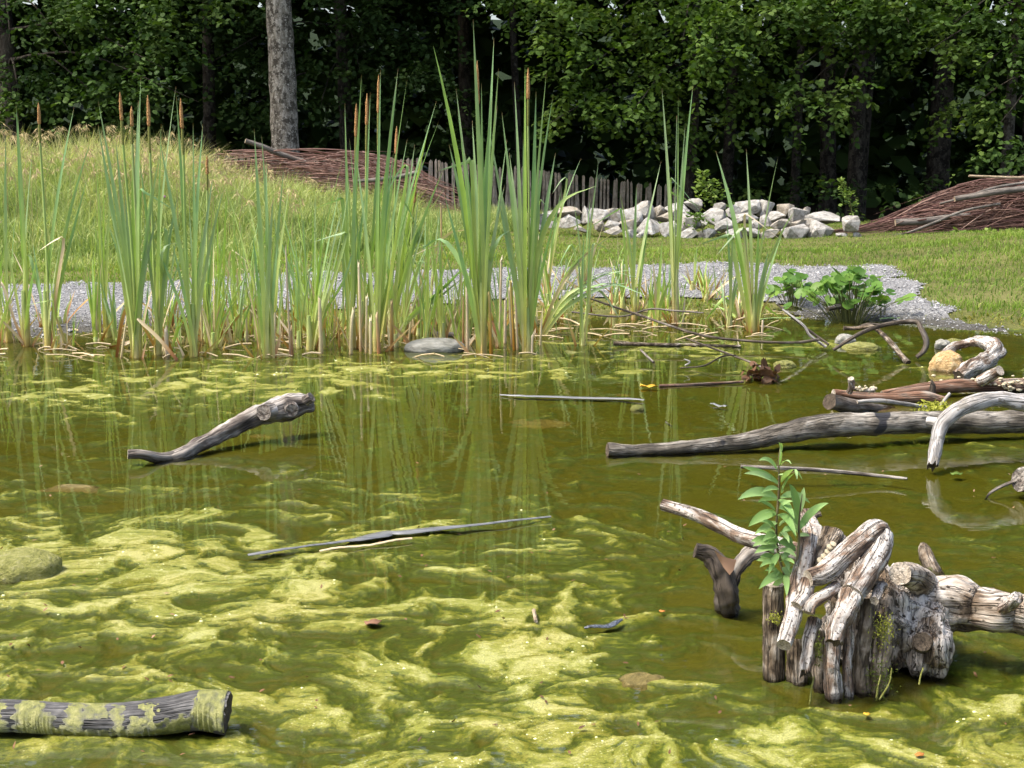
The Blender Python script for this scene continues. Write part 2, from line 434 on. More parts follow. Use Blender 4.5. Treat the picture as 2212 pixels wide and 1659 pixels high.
cov += 0.50 * blob(320, 830, 480, 40) + 0.30 * blob(150, 880, 220, 35) + 0.24 * blob(900, 790, 420, 28) + 0.20 * blob(1500, 745, 300, 22)
cov += 0.30 * blob(1050, 800, 650, 40) + 0.28 * blob(1500, 762, 420, 30) + 0.25 * blob(2000, 800, 250, 40) + 0.22 * blob(2100, 960, 200, 20); cov += 0.12 * blob(1250, 1080, 200, 20) + 0.18 * blob(880, 1040, 220, 30)
cov -= 0.16 * blob(1750, 1120, 330, 150) + 0.15 * blob(1750, 1330, 160, 130) + 0.22 * blob(1650, 860, 480, 70) + 0.10 * blob(700, 960, 500, 45)
cov -= 0.20 * blob(960, 1570, 60, 40) + 0.15 * blob(600, 1440, 120, 60) + 0.2 * blob(200, 1420, 100, 40)
wx = 0.16 * fbm2(X * 1.6 + 40, Y * 1.6, 3) + 0.05 * fbm2(X * 6 + 4, Y * 6, 2); wy = 0.16 * fbm2(X * 1.6, Y * 1.6 + 60, 3) + 0.05 * fbm2(X * 6, Y * 6 + 8, 2)
px_, py_ = X + wx, Y + wy
base = fbm2(px_ * 5.2, py_ * 7.4, 5, 0.62) * 0.50 + 0.16 * fbm2(X * 1.2 + 3, Y * 1.6, 2)
swirl = 0.45 - np.abs(fbm2(px_ * 6.0 + 9, py_ * 7.0, 2)) * 1.5
fil = 0.5 - np.abs(fbm2((px_ + 0.5 * wx) * 17, (py_ - 0.5 * wy) * 21, 2)) * 1.5
fine = fbm2(px_ * 44, py_ * 60, 3, 0.6)
q = base + cov + 0.14 * swirl + 0.05 * fil
lev = sstep(-0.45, 0.50, q)                      # how far the weed has grown up towards the surface
lev2 = sstep(0.22, 0.55, q + 0.06 * fine)
deep = bed + 0.003 * fbm2(X * 2.1 + 5, Y * 2.1, 4) * sstep(0.1, 0.9, S) + 0.0012 * fil + 0.0008 * fine
top = -0.0030 + 0.0042 * lev2 + 0.0012 * perlin2(px_ * 24, py_ * 24) * lev2 + 0.0007 * fine
amp = sstep(0.05, 0.4, S)
Z = deep + (np.maximum(top, deep) - deep) * lev * amp
Z = np.where(S > 0, np.minimum(Z, 0.0035), Z)
flow = np.stack([px_ + 0.4 * wx, py_ - 0.4 * wy, 0 * X], -1)
m = Mat('pond_weed', 0.5, 0.45)
m.b.inputs['Specular Tint'].default_value = (1, 1, 0.85, 1)
aq = m.attr('q').outputs['Fac']; al = m.attr('lev').outputs['Fac']; fl = m.attr('flow').outputs['Vector']
na = m.noise(m.mapping(fl, (1, 1.25, 1)), 13, 8, 0.68, 0.3); nb = m.noise(m.mapping(fl, (1, 1.7, 1)), 62, 6, 0.75, 0.4); nc = m.noise(m.pos(), 2.6, 3)
f1 = nb
nd = m.noise(m.mapping(m.pos(), (1, 1.3, 1)), 240, 3, 0.7); ne = m.noise(m.mapping(m.pos(), (1, 1.2, 1)), 34, 7, 0.75, 0.2)
det = m.math('ADD', m.math('MULTIPLY', m.math('SUBTRACT', na, 0.5), 1.25), m.math('ADD', m.math('MULTIPLY', m.math('SUBTRACT', nb, 0.5), 0.8), m.math('MULTIPLY', m.math('SUBTRACT', ne, 0.5), 1.2)))
val = m.math('ADD', m.math('ADD', m.math('MULTIPLY', aq, 0.95), 0.20), det)
weed = m.ramp(val, [(0.00, (0.070, 0.068, 0.004)), (0.20, (0.048, 0.058, 0.003)), (0.38, (0.038, 0.058, 0.002)), (0.52, (0.076, 0.096, 0.004)), (0.61, (0.128, 0.138, 0.010)), (0.80, (0.175, 0.180, 0.024)), (1.0, (0.27, 0.27, 0.085))])
weed = m.mix(1.0, weed, m.ramp(nd, [(0.32, 0.55), (0.5, 1.0), (0.68, 1.35)]), 'MULTIPLY')
colr = m.mix(m.ramp(nc, [(0.42, 0.0), (0.62, 0.22)]), weed, m.mix(1.0, weed, (1.15, 0.88, 0.7), 'MULTIPLY'))
bub, _ = m.voronoi(m.pos(), 95)
bn = m.noise(m.pos(), 14, 2)
bmask = m.math('MULTIPLY', m.ramp(bub, [(0.16, 1.0), (0.24, 0.0)]), m.math('MULTIPLY', m.ramp(val, [(0.58, 0.0), (0.66, 1.0)]), m.ramp(bn, [(0.44, 0.0), (0.52, 1.0)])))
m.color(m.mix(m.math('MULTIPLY', bmask, 0.7), colr, (0.50, 0.50, 0.28)))
m.link(m.maprange(bmask, 0, 1, 0.5, 0.12), m.b.inputs['Roughness'])
m.bump(m.math('ADD', nb, m.math('ADD', m.math('MULTIPLY', na, 1.2), m.math('MULTIPLY', bmask, 0.5))), 0.45, 0.007)
ny, nx = X.shape
Fq = gridf(ny, nx); kk = (S.ravel()[Fq] > -0.35).all(1); Fq = Fq[kk]
used = np.unique(Fq); remap = np.zeros(X.size, int); remap[used] = np.arange(len(used))
build('algae', (np.stack([X, Y, Z], -1).reshape(-1, 3)[used], remap[Fq], {'q': q.ravel()[used], 'lev': lev.ravel()[used], 'flow': flow.reshape(-1, 3)[used]}), m.m, kind='stuff',
      label='yellow green algae mats and weed filling the pond', cat='algae')
ALG = (rows, sc_, Z)
# gas bubbles caught in the mats
cand = np.flatnonzero((lev2 > 0.7) & (S > 0.3) & (np.abs(U - 1106) < 1250) & (Z > -0.0012))
pick = RNG.choice(cand, min(1400, len(cand)), replace=False)
cl = perlin2(X.ravel()[pick] * 4, Y.ravel()[pick] * 5) > 0.12
pick = pick[cl]; n = len(pick)
r = (0.0010 + 0.0042 * RNG.random(n) ** 3) * (0.6 + 0.1 * Y.ravel()[pick])
hem = np.array([(math.cos(a_) * c_, math.sin(a_) * c_, s_) for c_, s_ in ((1, 0), (0.7, 0.65)) for a_ in np.linspace(0, 2 * math.pi, 6, endpoint=False)] + [(0, 0, 0.9)])
hf = np.array([(i, (i + 1) % 6, 6 + i) for i in range(6)] + [((i + 1) % 6, 6 + (i + 1) % 6, 6 + i) for i in range(6)] + [(6 + i, 6 + (i + 1) % 6, 12) for i in range(6)])
V = hem[None] * r[:, None, None] * np.array([1.25, 1, .8]) + np.stack([X.ravel()[pick], Y.ravel()[pick], np.maximum(Z.ravel()[pick], 0) - 0.0005], -1)[:, None]
m = Mat('algae_bubbles', 0.15, 0.5); m.color((0.50, 0.52, 0.25))
build('bubbles', (V.reshape(-1, 3), (hf[None] + 13 * np.arange(n)[:, None, None]).reshape(-1, 3)), m.m, kind='stuff', label='pale gas bubbles caught on the algae mats', cat='bubbles')

wm = bpy.data.materials.new('pond_water'); wm.use_nodes = True
t = wm.node_tree; t.nodes.remove(t.nodes['Principled BSDF']); out = t.nodes['Material Output']
tr = t.nodes.new('ShaderNodeBsdfTransparent'); gl = t.nodes.new('ShaderNodeBsdfGlossy'); gl.inputs['Roughness'].default_value = 0.006
fr = t.nodes.new('ShaderNodeFresnel'); fr.inputs['IOR'].default_value = 1.333
mx = t.nodes.new('ShaderNodeMixShader')
ge = t.nodes.new('ShaderNodeNewGeometry'); mp = t.nodes.new('ShaderNodeMapping'); mp.inputs['Scale'].default_value = (1.0, 2.2, 1)
no = t.nodes.new('ShaderNodeTexNoise'); no.inputs['Scale'].default_value = 3.2; no.inputs['Detail'].default_value = 3
bu = t.nodes.new('ShaderNodeBump'); bu.inputs['Strength'].default_value = 0.018; bu.inputs['Distance'].default_value = 0.05
ab = t.nodes.new('ShaderNodeVolumeAbsorption'); ab.inputs['Color'].default_value = (0.71, 0.73, 0.08, 1); ab.inputs['Density'].default_value = 15.0
lk = t.links.new
lk(ge.outputs['Position'], mp.inputs[0]); lk(mp.outputs[0], no.inputs['Vector']); lk(no.outputs['Fac'], bu.inputs['Height'])
lk(bu.outputs[0], gl.inputs['Normal']); lk(bu.outputs[0], fr.inputs['Normal'])
lk(fr.outputs[0], mx.inputs[0]); lk(tr.outputs[0], mx.inputs[1]); lk(gl.outputs[0], mx.inputs[2]); lk(mx.outputs[0], out.inputs['Surface']); lk(ab.outputs[0], out.inputs['Volume'])
bx = np.array([(x, y, z) for z in (-1.2, 0) for y in (0.6, 12.2) for x in (-10.6, 10.6)], float)
build('pond_water', (bx, np.array([(0, 2, 3, 1), (4, 5, 7, 6), (0, 1, 5, 4), (2, 6, 7, 3), (0, 4, 6, 2), (1, 3, 7, 5)])), wm, smooth=False, kind='structure',
      label='clear still pond water reflecting the reeds and the wood', cat='water')

# ------------------------------------------------------------------ grass
def blades(x, y, z, h, wd, lean, seed=0):
    rg = np.random.default_rng(seed); n = len(x)
    a = rg.uniform(0, 2 * math.pi, n); b = rg.uniform(0, 2 * math.pi, n)
    side = np.stack([np.cos(a), np.sin(a), 0 * a], -1) * (wd / 2)[:, None]
    ln = np.stack([np.cos(b), np.sin(b), 0 * b], -1) * (h * lean)[:, None]
    p0 = np.stack([x, y, z - 0.02], -1); up = np.array([0, 0, 1.0]) * h[:, None]
    mid = p0 + up * 0.58 + ln * 0.30; tip = p0 + up * (1 - 0.35 * lean[:, None] ** 2) + ln
    V = np.stack([p0 - side, p0 + side, mid - side * .8, mid + side * .8, tip], 1).reshape(-1, 3)
    f = np.array([(0, 1, 3), (0, 3, 2), (2, 3, 4)])
    Fa = (f[None] + 5 * np.arange(n)[:, None, None]).reshape(-1, 3)
    return V, Fa, np.tile(np.array([0, 0, .55, .55, 1.0]), n)
def grass_mat(name, stops, tipc, tipmix=0.5):
    m = Mat(name, 0.6, 0.2)
    c = m.ramp(m.attr('c').outputs['Fac'], stops)
    tt = m.ramp(m.attr('t').outputs['Fac'], [(0.3, 0.0), (1.0, tipmix)])
    m.color(m.mix(tt, c, tipc)); m.translucent(0.35, (1.15, 1.2, 0.6)); return m.m
M_LAWN = grass_mat('lawn_grass', [(0, (0.075, 0.14, 0.02)), (0.45, (0.16, 0.26, 0.032)), (0.8, (0.24, 0.32, 0.055)), (1, (0.36, 0.33, 0.11))], (0.27, 0.36, 0.075), 0.5)
M_MEADOW = grass_mat('meadow_grass', [(0, (0.09, 0.16, 0.035)), (0.35, (0.21, 0.31, 0.075)), (0.6, (0.34, 0.40, 0.13)), (1, (0.60, 0.51, 0.29))], (0.44, 0.46, 0.19), 0.55)
def scatter(n, x0, x1, y0, y1, cond):
    x, y = RNG.uniform(x0, x1, n), RNG.uniform(y0, y1, n)
    k = cond(x, y); return x[k], y[k]
def seen(x, y, mrg=0.05): return np.abs(x) < y * (0.36 + mrg) + 0.5
# short turf beyond the path and on the bank at the other end
def turf_ok(x, y):
    p = on_path(x, y); edge = p & (~on_path(x, y + 0.22)) & (RNG.random(len(x)) < 0.45); weed = p & (fbm2(x * 3.1, y * 3.1, 3) > 0.62)
    return ((~p) | edge | weed) & (pond_s(x, y) < -0.10) & seen(x, y)
x, y = scatter(150000, -8, 9.5, 9.2, 23, turf_ok)
pt = fbm2(x * 0.9, y * 0.9, 3)
h = RNG.uniform(0.03, 0.085, len(x)) * (1 + 0.5 * sstep(-0.2, 0.5, pt)); h *= 0.55 + 0.45 * sstep(0.05, 0.9, -pond_s(x, y)); h *= 1 - 0.35 * sstep(15.5, 17.5, y) * sstep(-.5, 1, x)
V, Fa, tt = blades(x, y, land_z(x, y), h, RNG.uniform(0.006, 0.012, len(x)), RNG.uniform(0.1, 0.9, len(x)), 1)
cc = np.clip(RNG.beta(2, 2.6, len(x)) + 0.34 * pt + 0.10 * sstep(-1, -3, x) - 0.14 * sstep(1.5, 3.5, x), 0, 1)
build('lawn_grass', (V, Fa, {'c': np.repeat(cc, 5), 't': tt}), M_LAWN, smooth=False, kind='stuff', label='short green grass along the gravel path and bank', cat='grass')
# tall meadow on the bank at the reed side
def mead_ok(x, y):
    u, v = proj(x, y, 0.1 + 0 * x)
    edge = np.interp(u, [-100, 0, 450, 700, 950, 1150, 1300], [600, 585, 560, 545, 520, 480, 440]) + 14 * perlin2(x * 1.6, y * 1.6)
    return (v < edge) & (~on_path(x, y)) & seen(x, y) & (u < 1330)
x, y = scatter(150000, -10.5, 2.2, 13.4, 24.5, mead_ok)
u, v = proj(x, y, 0 * x)
tall = sstep(15, 20, y) * np.interp(u, [0, 380, 480, 700, 1000, 1300], [1, 1, 0.6, 0.24, 0.18, 0.08])
h = (0.14 + 0.16 * sstep(13.8, 15.5, y) * (u < 900) + 0.42 * tall) * RNG.uniform(0.4, 1.25, len(x)) ** 1.3 * (0.75 + 0.5 * sstep(-0.4, 0.4, fbm2(x * 0.8, y * 0.8, 2)))
V, Fa, tt = blades(x, y, land_z(x, y), h, RNG.uniform(0.007, 0.014, len(x)), RNG.uniform(0.1, 0.85, len(x)), 2)
cc = np.clip(RNG.beta(1.6, 2.6, len(x)) * 0.85 + 0.50 * tall * sstep(17.5, 21.5, y) + 0.34 * fbm2(x * 0.9, y * 0.9, 4), 0, 1)
build('meadow_grass', (V, Fa, {'c': np.repeat(cc, 5), 't': tt}), M_MEADOW, smooth=False, kind='stuff', label='tall pale meadow grass on the far bank behind the reeds', cat='grass')
# nodding seed heads above the meadow
geos = []; tri = []
x, y = scatter(230, -8.5, -1.2, 15.5, 21.5, lambda x, y: seen(x, y, 0.02) & (proj(x, y, 0 * x)[0] < 640))
for xi, yi in zip(x, y):
    z0 = float(land_z(xi, yi)); hh = random.uniform(0.75, 1.12) * (0.72 if proj(xi, yi, 0)[0] > 430 else 1); a_ = random.uniform(0, 6.28); le = random.uniform(0.1, 0.38)
    tip = np.array([xi + le * math.cos(a_), yi + le * math.sin(a_) * .5, z0 + hh]); b0 = np.array([xi, yi, z0])
    c1 = b0 + np.array([0, 0, hh * 0.75])
    end = tip + np.array([le * 0.5 * math.cos(a_), 0, -0.05 - 0.1 * random.random()])
    pts = resample(np.array([b0, c1, tip, end]), 7); geos.append(fast_tube(pts, [0.0028, 0.002], 3, 8))
    for q_ in range(random.randint(10, 18)):
        s_ = random.uniform(0.62, 1.0); p_ = resample(pts, 25)[int(s_ * 24)]
        d_ = np.array([random.gauss(0, .035), random.gauss(0, .035), -0.035 - random.random() * 0.02])
        p1 = p_ + d_ * random.uniform(0.3, 1.2); sd = np.array([0.006, random.uniform(-.004, .004), 0.002])
        tri.append((p_ * 0.4 + p1 * 0.6 - sd, p_ * 0.4 + p1 * 0.6 + sd, p1 + d_ * 0.7))
V, Fa = join(geos); T3 = np.array(tri).reshape(-1, 3)
Fa = np.vstack([Fa[:, [0, 1, 2]], Fa[:, [0, 2, 3]], np.arange(len(T3)).reshape(-1, 3) + len(V)])
m = Mat('dry_straw', 0.75, 0.2); m.color(m.mix(m.noise(m.pos(), 3, 2), (0.30, 0.23, 0.10), (0.52, 0.42, 0.23))); m.translucent(0.25)
build('seeding_grass', (np.vstack([V, T3]), Fa), m.m, kind='stuff', label='nodding straw coloured grass seed heads above the meadow', cat='grass')
# low mossy plants at the waterline
x, y = scatter(60000, -7, 5, 8.6, 11.6, lambda x, y: (pond_s(x, y) < 0.28) & (pond_s(x, y) > -0.55) & (~on_path(x, y) | (RNG.random(len(x)) < 0.10)) & (fbm2(x * 1.8, y * 1.8, 3) > -0.22))
h = RNG.uniform(0.015, 0.06, len(x))
V, Fa, tt = blades(x, y, np.maximum(land_z(x, y), -0.012), h, RNG.uniform(0.008, 0.018, len(x)), RNG.uniform(0.3, 1.0, len(x)), 3)
m = grass_mat('shore_moss', [(0, (0.08, 0.10, 0.015)), (0.5, (0.20, 0.22, 0.035)), (1, (0.36, 0.30, 0.08))], (0.30, 0.30, 0.06), 0.5)
build('shore_moss', (V, Fa, {'c': np.repeat(RNG.random(len(x)), 5), 't': tt}), m, smooth=False, kind='stuff', label='yellow green mossy fringe between gravel and water', cat='moss')

# ------------------------------------------------------------------ the wood behind
def leaves(pos, dirs, size, seed=0, aspect=0.7, flat=0.6):
    rg = np.random.default_rng(seed); n = len(pos)
    d = dirs + rg.normal(size=(n, 3)) * 0.45; d /= np.linalg.norm(d, axis=1)[:, None]
    up = np.array([0, 0, 1.0]) + rg.normal(size=(n, 3)) * (1.1 - flat)
    s = np.cross(d, up); s /= np.linalg.norm(s, axis=1)[:, None] + 1e-9
    nn = np.cross(s, d)
    L = (size * rg.uniform(0.65, 1.25, n))[:, None]; W = L * aspect * 0.5
    V = np.stack([pos, pos + d * L * .32 - s * W + nn * W * .25, pos + d * L * .32 + s * W + nn * W * .25, pos + d * L * .74 - s * W * .72 + nn * W * .12,
                  pos + d * L * .74 + s * W * .72 + nn * W * .12, pos + d * L], 1).reshape(-1, 3)
    f = np.array([(0, 2, 1), (1, 2, 4), (1, 4, 3), (3, 4, 5)])
    return V, (f[None] + 6 * np.arange(n)[:, None, None]).reshape(-1, 3), np.repeat(np.clip(0.45 * rg.beta(2.2, 2.2, n) + 0.28 + 0.75 * perlin3(pos * 1.1 + 3.7), 0, 1), 6)  # lit and shaded clumps of foliage put into the leaf colour by position
def sprays(lobes, seed, size, per=26, length=0.75, aspect=0.75):
    """Leaf sprays through the lobes: (centre, radii, number of sprays). Each spray is a flat drooping twig with leaves on both sides."""
    rg = np.random.default_rng(seed); P, Dv, tw = [], [], []
    for c, r, n in lobes:
        c = np.asarray(c, float); r = np.asarray(r, float)
        v = rg.normal(size=(n, 3)); v /= np.linalg.norm(v, axis=1)[:, None]
        rad = rg.random(n) ** 0.42
        o = c + v * rad[:, None] * r
        gap = perlin3(o * 0.9 + seed * 3.3) > -0.06          # holes where the dark shows through
        o, v = o[gap], v[gap]
        dr = v * np.array([1, 1, 0.25]) + rg.normal(size=o.shape) * 0.5 + np.array([0, -0.25, -0.15]); dr /= np.linalg.norm(dr, axis=1)[:, None]
        k = np.linspace(0, 1, per)
        side = np.cross(dr, np.array([0, 0, 1.0])); side /= np.linalg.norm(side, axis=1)[:, None] + 1e-9
        ln = length * rg.uniform(0.6, 1.3, len(o))
        sg = np.where(np.arange(per) % 2 == 0, 1.0, -1.0)
        pos = o[:, None] + dr[:, None] * (ln[:, None] * k[None])[..., None] + side[:, None] * (sg * size * (0.2 + 0.9 * (1 - k) * rg.uniform(0.3, 1.2, per)))[None, :, None]
        pos[..., 2] -= (ln[:, None] * 0.35 * k[None] ** 2)
        pos += rg.normal(size=pos.shape) * size * 0.28
        dd = dr[:, None] * 0.6 + side[:, None] * sg[None, :, None] + np.array([0, 0, -0.35])
        P.append(pos.reshape(-1, 3)); Dv.append(dd.reshape(-1, 3))
    return leaves(np.vstack(P), np.vstack(Dv), size, seed + 1, aspect)
def culled(g, vmax):
    V = g[0].reshape(-1, 6, 3); v = proj(V[..., 0], V[..., 1], V[..., 2])[1].max(1); k = v < vmax
    V = V[k]; n = len(V); f = np.array([(0, 2, 1), (1, 2, 4), (1, 4, 3), (3, 4, 5)])
    return V.reshape(-1, 3), (f[None] + 6 * np.arange(n)[:, None, None]).reshape(-1, 3), g[2].reshape(-1, 6)[k].ravel()
def addleaf(a, b):
    return np.vstack([a[0], b[0]]), np.vstack([a[1], b[1] + len(a[0])]), np.concatenate([a[2], b[2]])
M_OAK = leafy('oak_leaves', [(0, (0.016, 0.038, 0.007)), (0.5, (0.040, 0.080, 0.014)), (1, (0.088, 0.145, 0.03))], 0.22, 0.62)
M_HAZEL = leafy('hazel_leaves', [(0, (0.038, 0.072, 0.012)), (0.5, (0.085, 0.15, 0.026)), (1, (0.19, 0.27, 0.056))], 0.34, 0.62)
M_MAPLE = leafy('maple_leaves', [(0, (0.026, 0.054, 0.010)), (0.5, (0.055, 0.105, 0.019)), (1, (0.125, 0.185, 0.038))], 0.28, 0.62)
M_SHADE = leafy('shade_dark_leaves', [(0, (0.017, 0.035, 0.008)), (0.6, (0.034, 0.066, 0.014)), (1, (0.060, 0.098, 0.020))], 0.2, 0.62)  # shade inside the wood put into the colour: darker leaves for dim places
def bark(name, a, b, c, s=9):
    m = Mat(name, 0.95, 0.15); tv = m.attr('tuv').outputs['Vector']
    n1 = m.noise(m.mapping(tv, (1, 1, 0.35)), s, 6, 0.65, 0.4); n2 = m.noise(tv, s * 0.5, 4, 0.6); n3 = m.noise(tv, s * 6, 4, 0.75)
    cc = m.ramp(n1, [(0.3, a), (0.5, b), (0.68, c)]); cc = m.mix(m.ramp(n2, [(0.48, 0.0), (0.57, 0.85)]), cc, tuple(q_ * .62 for q_ in a))
    sp = m.ramp(m.noise(tv, s * 1.6, 5, 0.7), [(0.55, 0.0), (0.63, 0.8)]); cc = m.mix(sp, cc, tuple(min(1.0, q_ * 1.25) for q_ in c)); m.color(cc); m.bump(m.math('ADD', n1, m.math('MULTIPLY', n3, 0.5)), 1.0, 0.035); return m.m
M_ASH = bark('ash_bark', (0.07, 0.058, 0.042), (0.22, 0.195, 0.155), (0.42, 0.39, 0.33), 15)
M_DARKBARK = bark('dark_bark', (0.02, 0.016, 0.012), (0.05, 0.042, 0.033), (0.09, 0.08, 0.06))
M_PALEBARK = bark('pale_bark', (0.07, 0.06, 0.045), (0.17, 0.15, 0.12), (0.26, 0.24, 0.2))

def tree(label, x, y, r, height, crown_r, mat, barkm, low=(), leaf=0.11, lean=(0, 0), seed=1, upper=120, per=24, forks=3, cz=0.62, cat='tree', name='tree', upleaf=0.30):
    z0 = float(land_z(x, y)) - 0.05
    t = thing(name, (x, y, z0), label, cat, 'trees of the wood behind the pond')
    top = np.array([x + lean[0], y + lean[1], z0 + height])
    b0 = np.array([x, y, z0])
    pts = [b0, b0 + (top - b0) * 0.08, b0 + (top - b0) * 0.4 + np.array([random.uniform(-.12, .12), 0, 0]), b0 + (top - b0) * 0.75, top]
    tk = build('trunk', tube(pts, [r * 1.35, r * 1.06, r * 0.88, r * 0.6, r * 0.2], 18 if r > 0.2 else 10, 70, amp=r * 0.13, freq=7, seed=seed, ridge=0.25), [barkm, barkm], t)
    for q_ in range(forks):
        a_ = random.uniform(0, 6.28); s_ = random.uniform(0.38, 0.7); p_ = b0 + (top - b0) * s_
        e_ = p_ + np.array([math.cos(a_) * crown_r * .7, math.sin(a_) * crown_r * .7, height * 0.16])
        build('limb', tube([p_, (p_ + e_) / 2 + np.array([0, 0, .25]), e_], [r * .42, r * .28, r * .1], 7, 9, amp=r * .05, seed=seed + q_), [barkm, barkm], tk)
    g = None
    if low:
        lob = [(D(u, v, Yd), rr, n) for u, v, Yd, rr, n in low]
        g = sprays(lob, seed * 13 + 1, leaf, per)
        for c_, rr, n in lob[:6]:
            s_ = min(0.85, max(0.12, (c_[2] + 0.6 - z0) / height)); p_ = b0 + (top - b0) * s_
            build('branch', tube([p_, (p_ + c_) / 2 + np.array([0, 0, .35]), c_, c_ + np.array([(c_[0] - x) * .2, -0.3, -0.3])], [max(.018, r * .16), .02, .012, .004], 6, 12, amp=0.01, seed=seed + n), [barkm, barkm], tk)
    if upper:
        hi = lambda g_: culled(g_, -45)
        lob = [(top + np.array([math.cos(a_) * crown_r * .45, math.sin(a_) * crown_r * .45, -height * (1 - cz) + random.uniform(-.12, .2) * height]), (crown_r * .75, crown_r * .75, height * 0.26), upper // 5) for a_ in np.linspace(0, 6.28, 5, endpoint=False) + seed]
        g2 = hi(sprays(lob, seed * 13 + 5, upleaf, 22, 1.5, 0.8))
        g = g2 if g is None else addleaf(g, g2)
    build('crown', (g[0], g[1], {'c': g[2]}), mat, t, smooth=False)
    return t
def at(u, Y): return (u - CU) / F * Y / 0.985
# the tree with the tall bare trunk
tree('tall tree with a bare lichen spotted grey trunk behind the twig heap', at(632, 27.0), 27.0, 0.245, 15, 4.2, M_OAK, M_ASH, (), lean=(-0.25, 0.3), seed=4, upper=150, forks=2, cz=0.75)
# broadleaf trees whose low branches hang into view
tree('dark oak with low leafy branches above the meadow at the far end', at(60, 29), 29.0, 0.2, 14, 4.5, M_OAK, M_DARKBARK,
     [(120, 70, 27.2, (1.1, .8, .55), 46), (300, 120, 27.0, (0.95, .7, .55), 42), (190, 190, 26.8, (0.9, .7, .4), 34), (40, 200, 27.2, (0.7, .6, .4), 26), (350, 185, 26.6, (0.42, .4, .30), 16),
      (20, 60, 28.0, (1.2, .9, .9), 40), (230, 20, 27.5, (1.5, .9, .4), 40), (420, 60, 28.0, (0.8, .8, .8), 26), (100, -10, 27.6, (1.6, .8, .5), 50), (360, -5, 27.8, (1.4, .8, .5), 46), (20, 130, 27.6, (.8, .7, .5), 30)], 0.115, seed=6, upper=130)
tree('dim beech with layered sprays just beside the bare trunk', at(760, 33), 33.0, 0.16, 13, 4, M_SHADE, M_DARKBARK,
     [(700, 200, 30.5, (0.45, .5, 1.0), 26), (770, 120, 31, (0.9, .8, 1.1), 44), (560, 220, 31, (0.55, .5, .9), 30), (860, 60, 31.5, (1.0, .8, .9), 40), (740, 290, 30.2, (.55, .5, .35), 16), (500, 110, 31.5, (0.8, .7, 1.0), 34), (930, 280, 30, (.9, .6, .5), 30),
      (940, 150, 29.5, (.45, .5, 1.0), 26), (700, 10, 30.5, (1.2, .8, .6), 40), (900, 0, 30.5, (1.2, .8, .5), 40), (520, 0, 31, (1.2, .8, .6), 36)], 0.12, seed=8, upper=120)
tree('bright round leaved hazel hanging over the end of the fence', at(1480, 30), 30.0, 0.10, 8.5, 3.6, M_HAZEL, M_DARKBARK,
     [(1290, 130, 27.6, (1.15, .8, .75), 74), (1390, 210, 27.0, (0.85, .7, .5), 50), (1240, 235, 27.4, (0.55, .5, .4), 24), (1560, 110, 27.5, (0.85, .7, .7), 44), (1480, 60, 27.6, (1.2, .8, .6), 52),
      (1350, 10, 28, (1.5, .8, .5), 60), (1640, 190, 28.6, (0.8, .6, .6), 30), (1180, 20, 28.5, (1.0, .8, .6), 36), (1600, 20, 28, (1.4, .8, .5), 50), (1620, 410, 29.5, (.9, .5, .30), 16), (1460, 250, 28.5, (.6, .5, .5), 22)], 0.12, seed=10, upper=70, forks=4)
tree('lime tree whose lit low sprays hang over the dark gap', at(1830, 34), 34.0, 0.19, 14, 4.5, M_MAPLE, M_DARKBARK,
     [(1740, 190, 27.5, (0.42, .5, .42), 18), (1810, 195, 27.4, (0.30, .4, .28), 12), (1690, 70, 27.5, (1.0, .7, .6), 44), (1830, 60, 27.5, (1.0, .7, .5), 44), (1960, 40, 28.0, (0.9, .7, .5), 34), (1760, 120, 27.6, (.5, .5, .5), 18), (1750, 0, 28, (1.5, .8, .45), 50), (1950, -5, 28, (1.3, .8, .45), 46)], 0.125, seed=12, upper=130)
tree('maple with drooping lit leaves beside the dark thick trunk', at(2260, 28), 28.0, 0.2, 13, 4.2, M_MAPLE, M_DARKBARK,
     [(2060, 75, 26.8, (0.6, .6, .5), 26), (2150, 120, 26.5, (0.6, .6, .7), 34), (2190, 230, 26.0, (0.42, .5, .7), 26), (2100, 20, 27, (1.0, .7, .4), 32), (2215, 330, 26.5, (.4, .5, .5), 16), (2090, 240, 29.5, (.5, .5, .4), 14), (2240, 60, 26, (.5, .6, .8), 24)], 0.12, seed=14, upper=120)
for lab, u, Yd, r, hh, bm, sd in [
    ('thick dark trunk in the shadow left of the drooping maple', 2003, 36, 0.27, 15, M_DARKBARK, 21), ('slender dark trunk in deep shade behind the middle of the stone heap', 1704, 35, 0.11, 12, M_DARKBARK, 22),
    ('dark trunk in shade above the end of the stone heap', 1772, 37, 0.2, 14, M_DARKBARK, 23), ('dark straight trunk next to the leafy sapling in deep shade', 1836, 34.5, 0.16, 13, M_DARKBARK, 24),
    ('dark trunk at the edge of the picture above the twig heap', 2192, 33, 0.17, 14, M_DARKBARK, 25), ('pale slim trunk showing behind the drooping maple leaves', 2146, 40, 0.15, 14, M_PALEBARK, 26),
    ('thin dark forked stem rising behind the tallest reeds', 1125, 33, 0.09, 11, M_DARKBARK, 27), ('shadowed trunk half hidden behind the hazel leaves', 1560, 38, 0.15, 13, M_DARKBARK, 28),
    ('dark trunk in the gap above the middle reeds', 1010, 39, 0.17, 14, M_DARKBARK, 29), ('dim trunk between the oak leaves and the bare trunk', 470, 38, 0.16, 14, M_DARKBARK, 30)]:
    tree(lab, at(u, Yd), Yd, r, hh, 4.0, M_SHADE, bm, (), seed=sd, upper=95, forks=2, cz=0.7, lean=(random.uniform(-.5, .5), 0), upleaf=0.34)
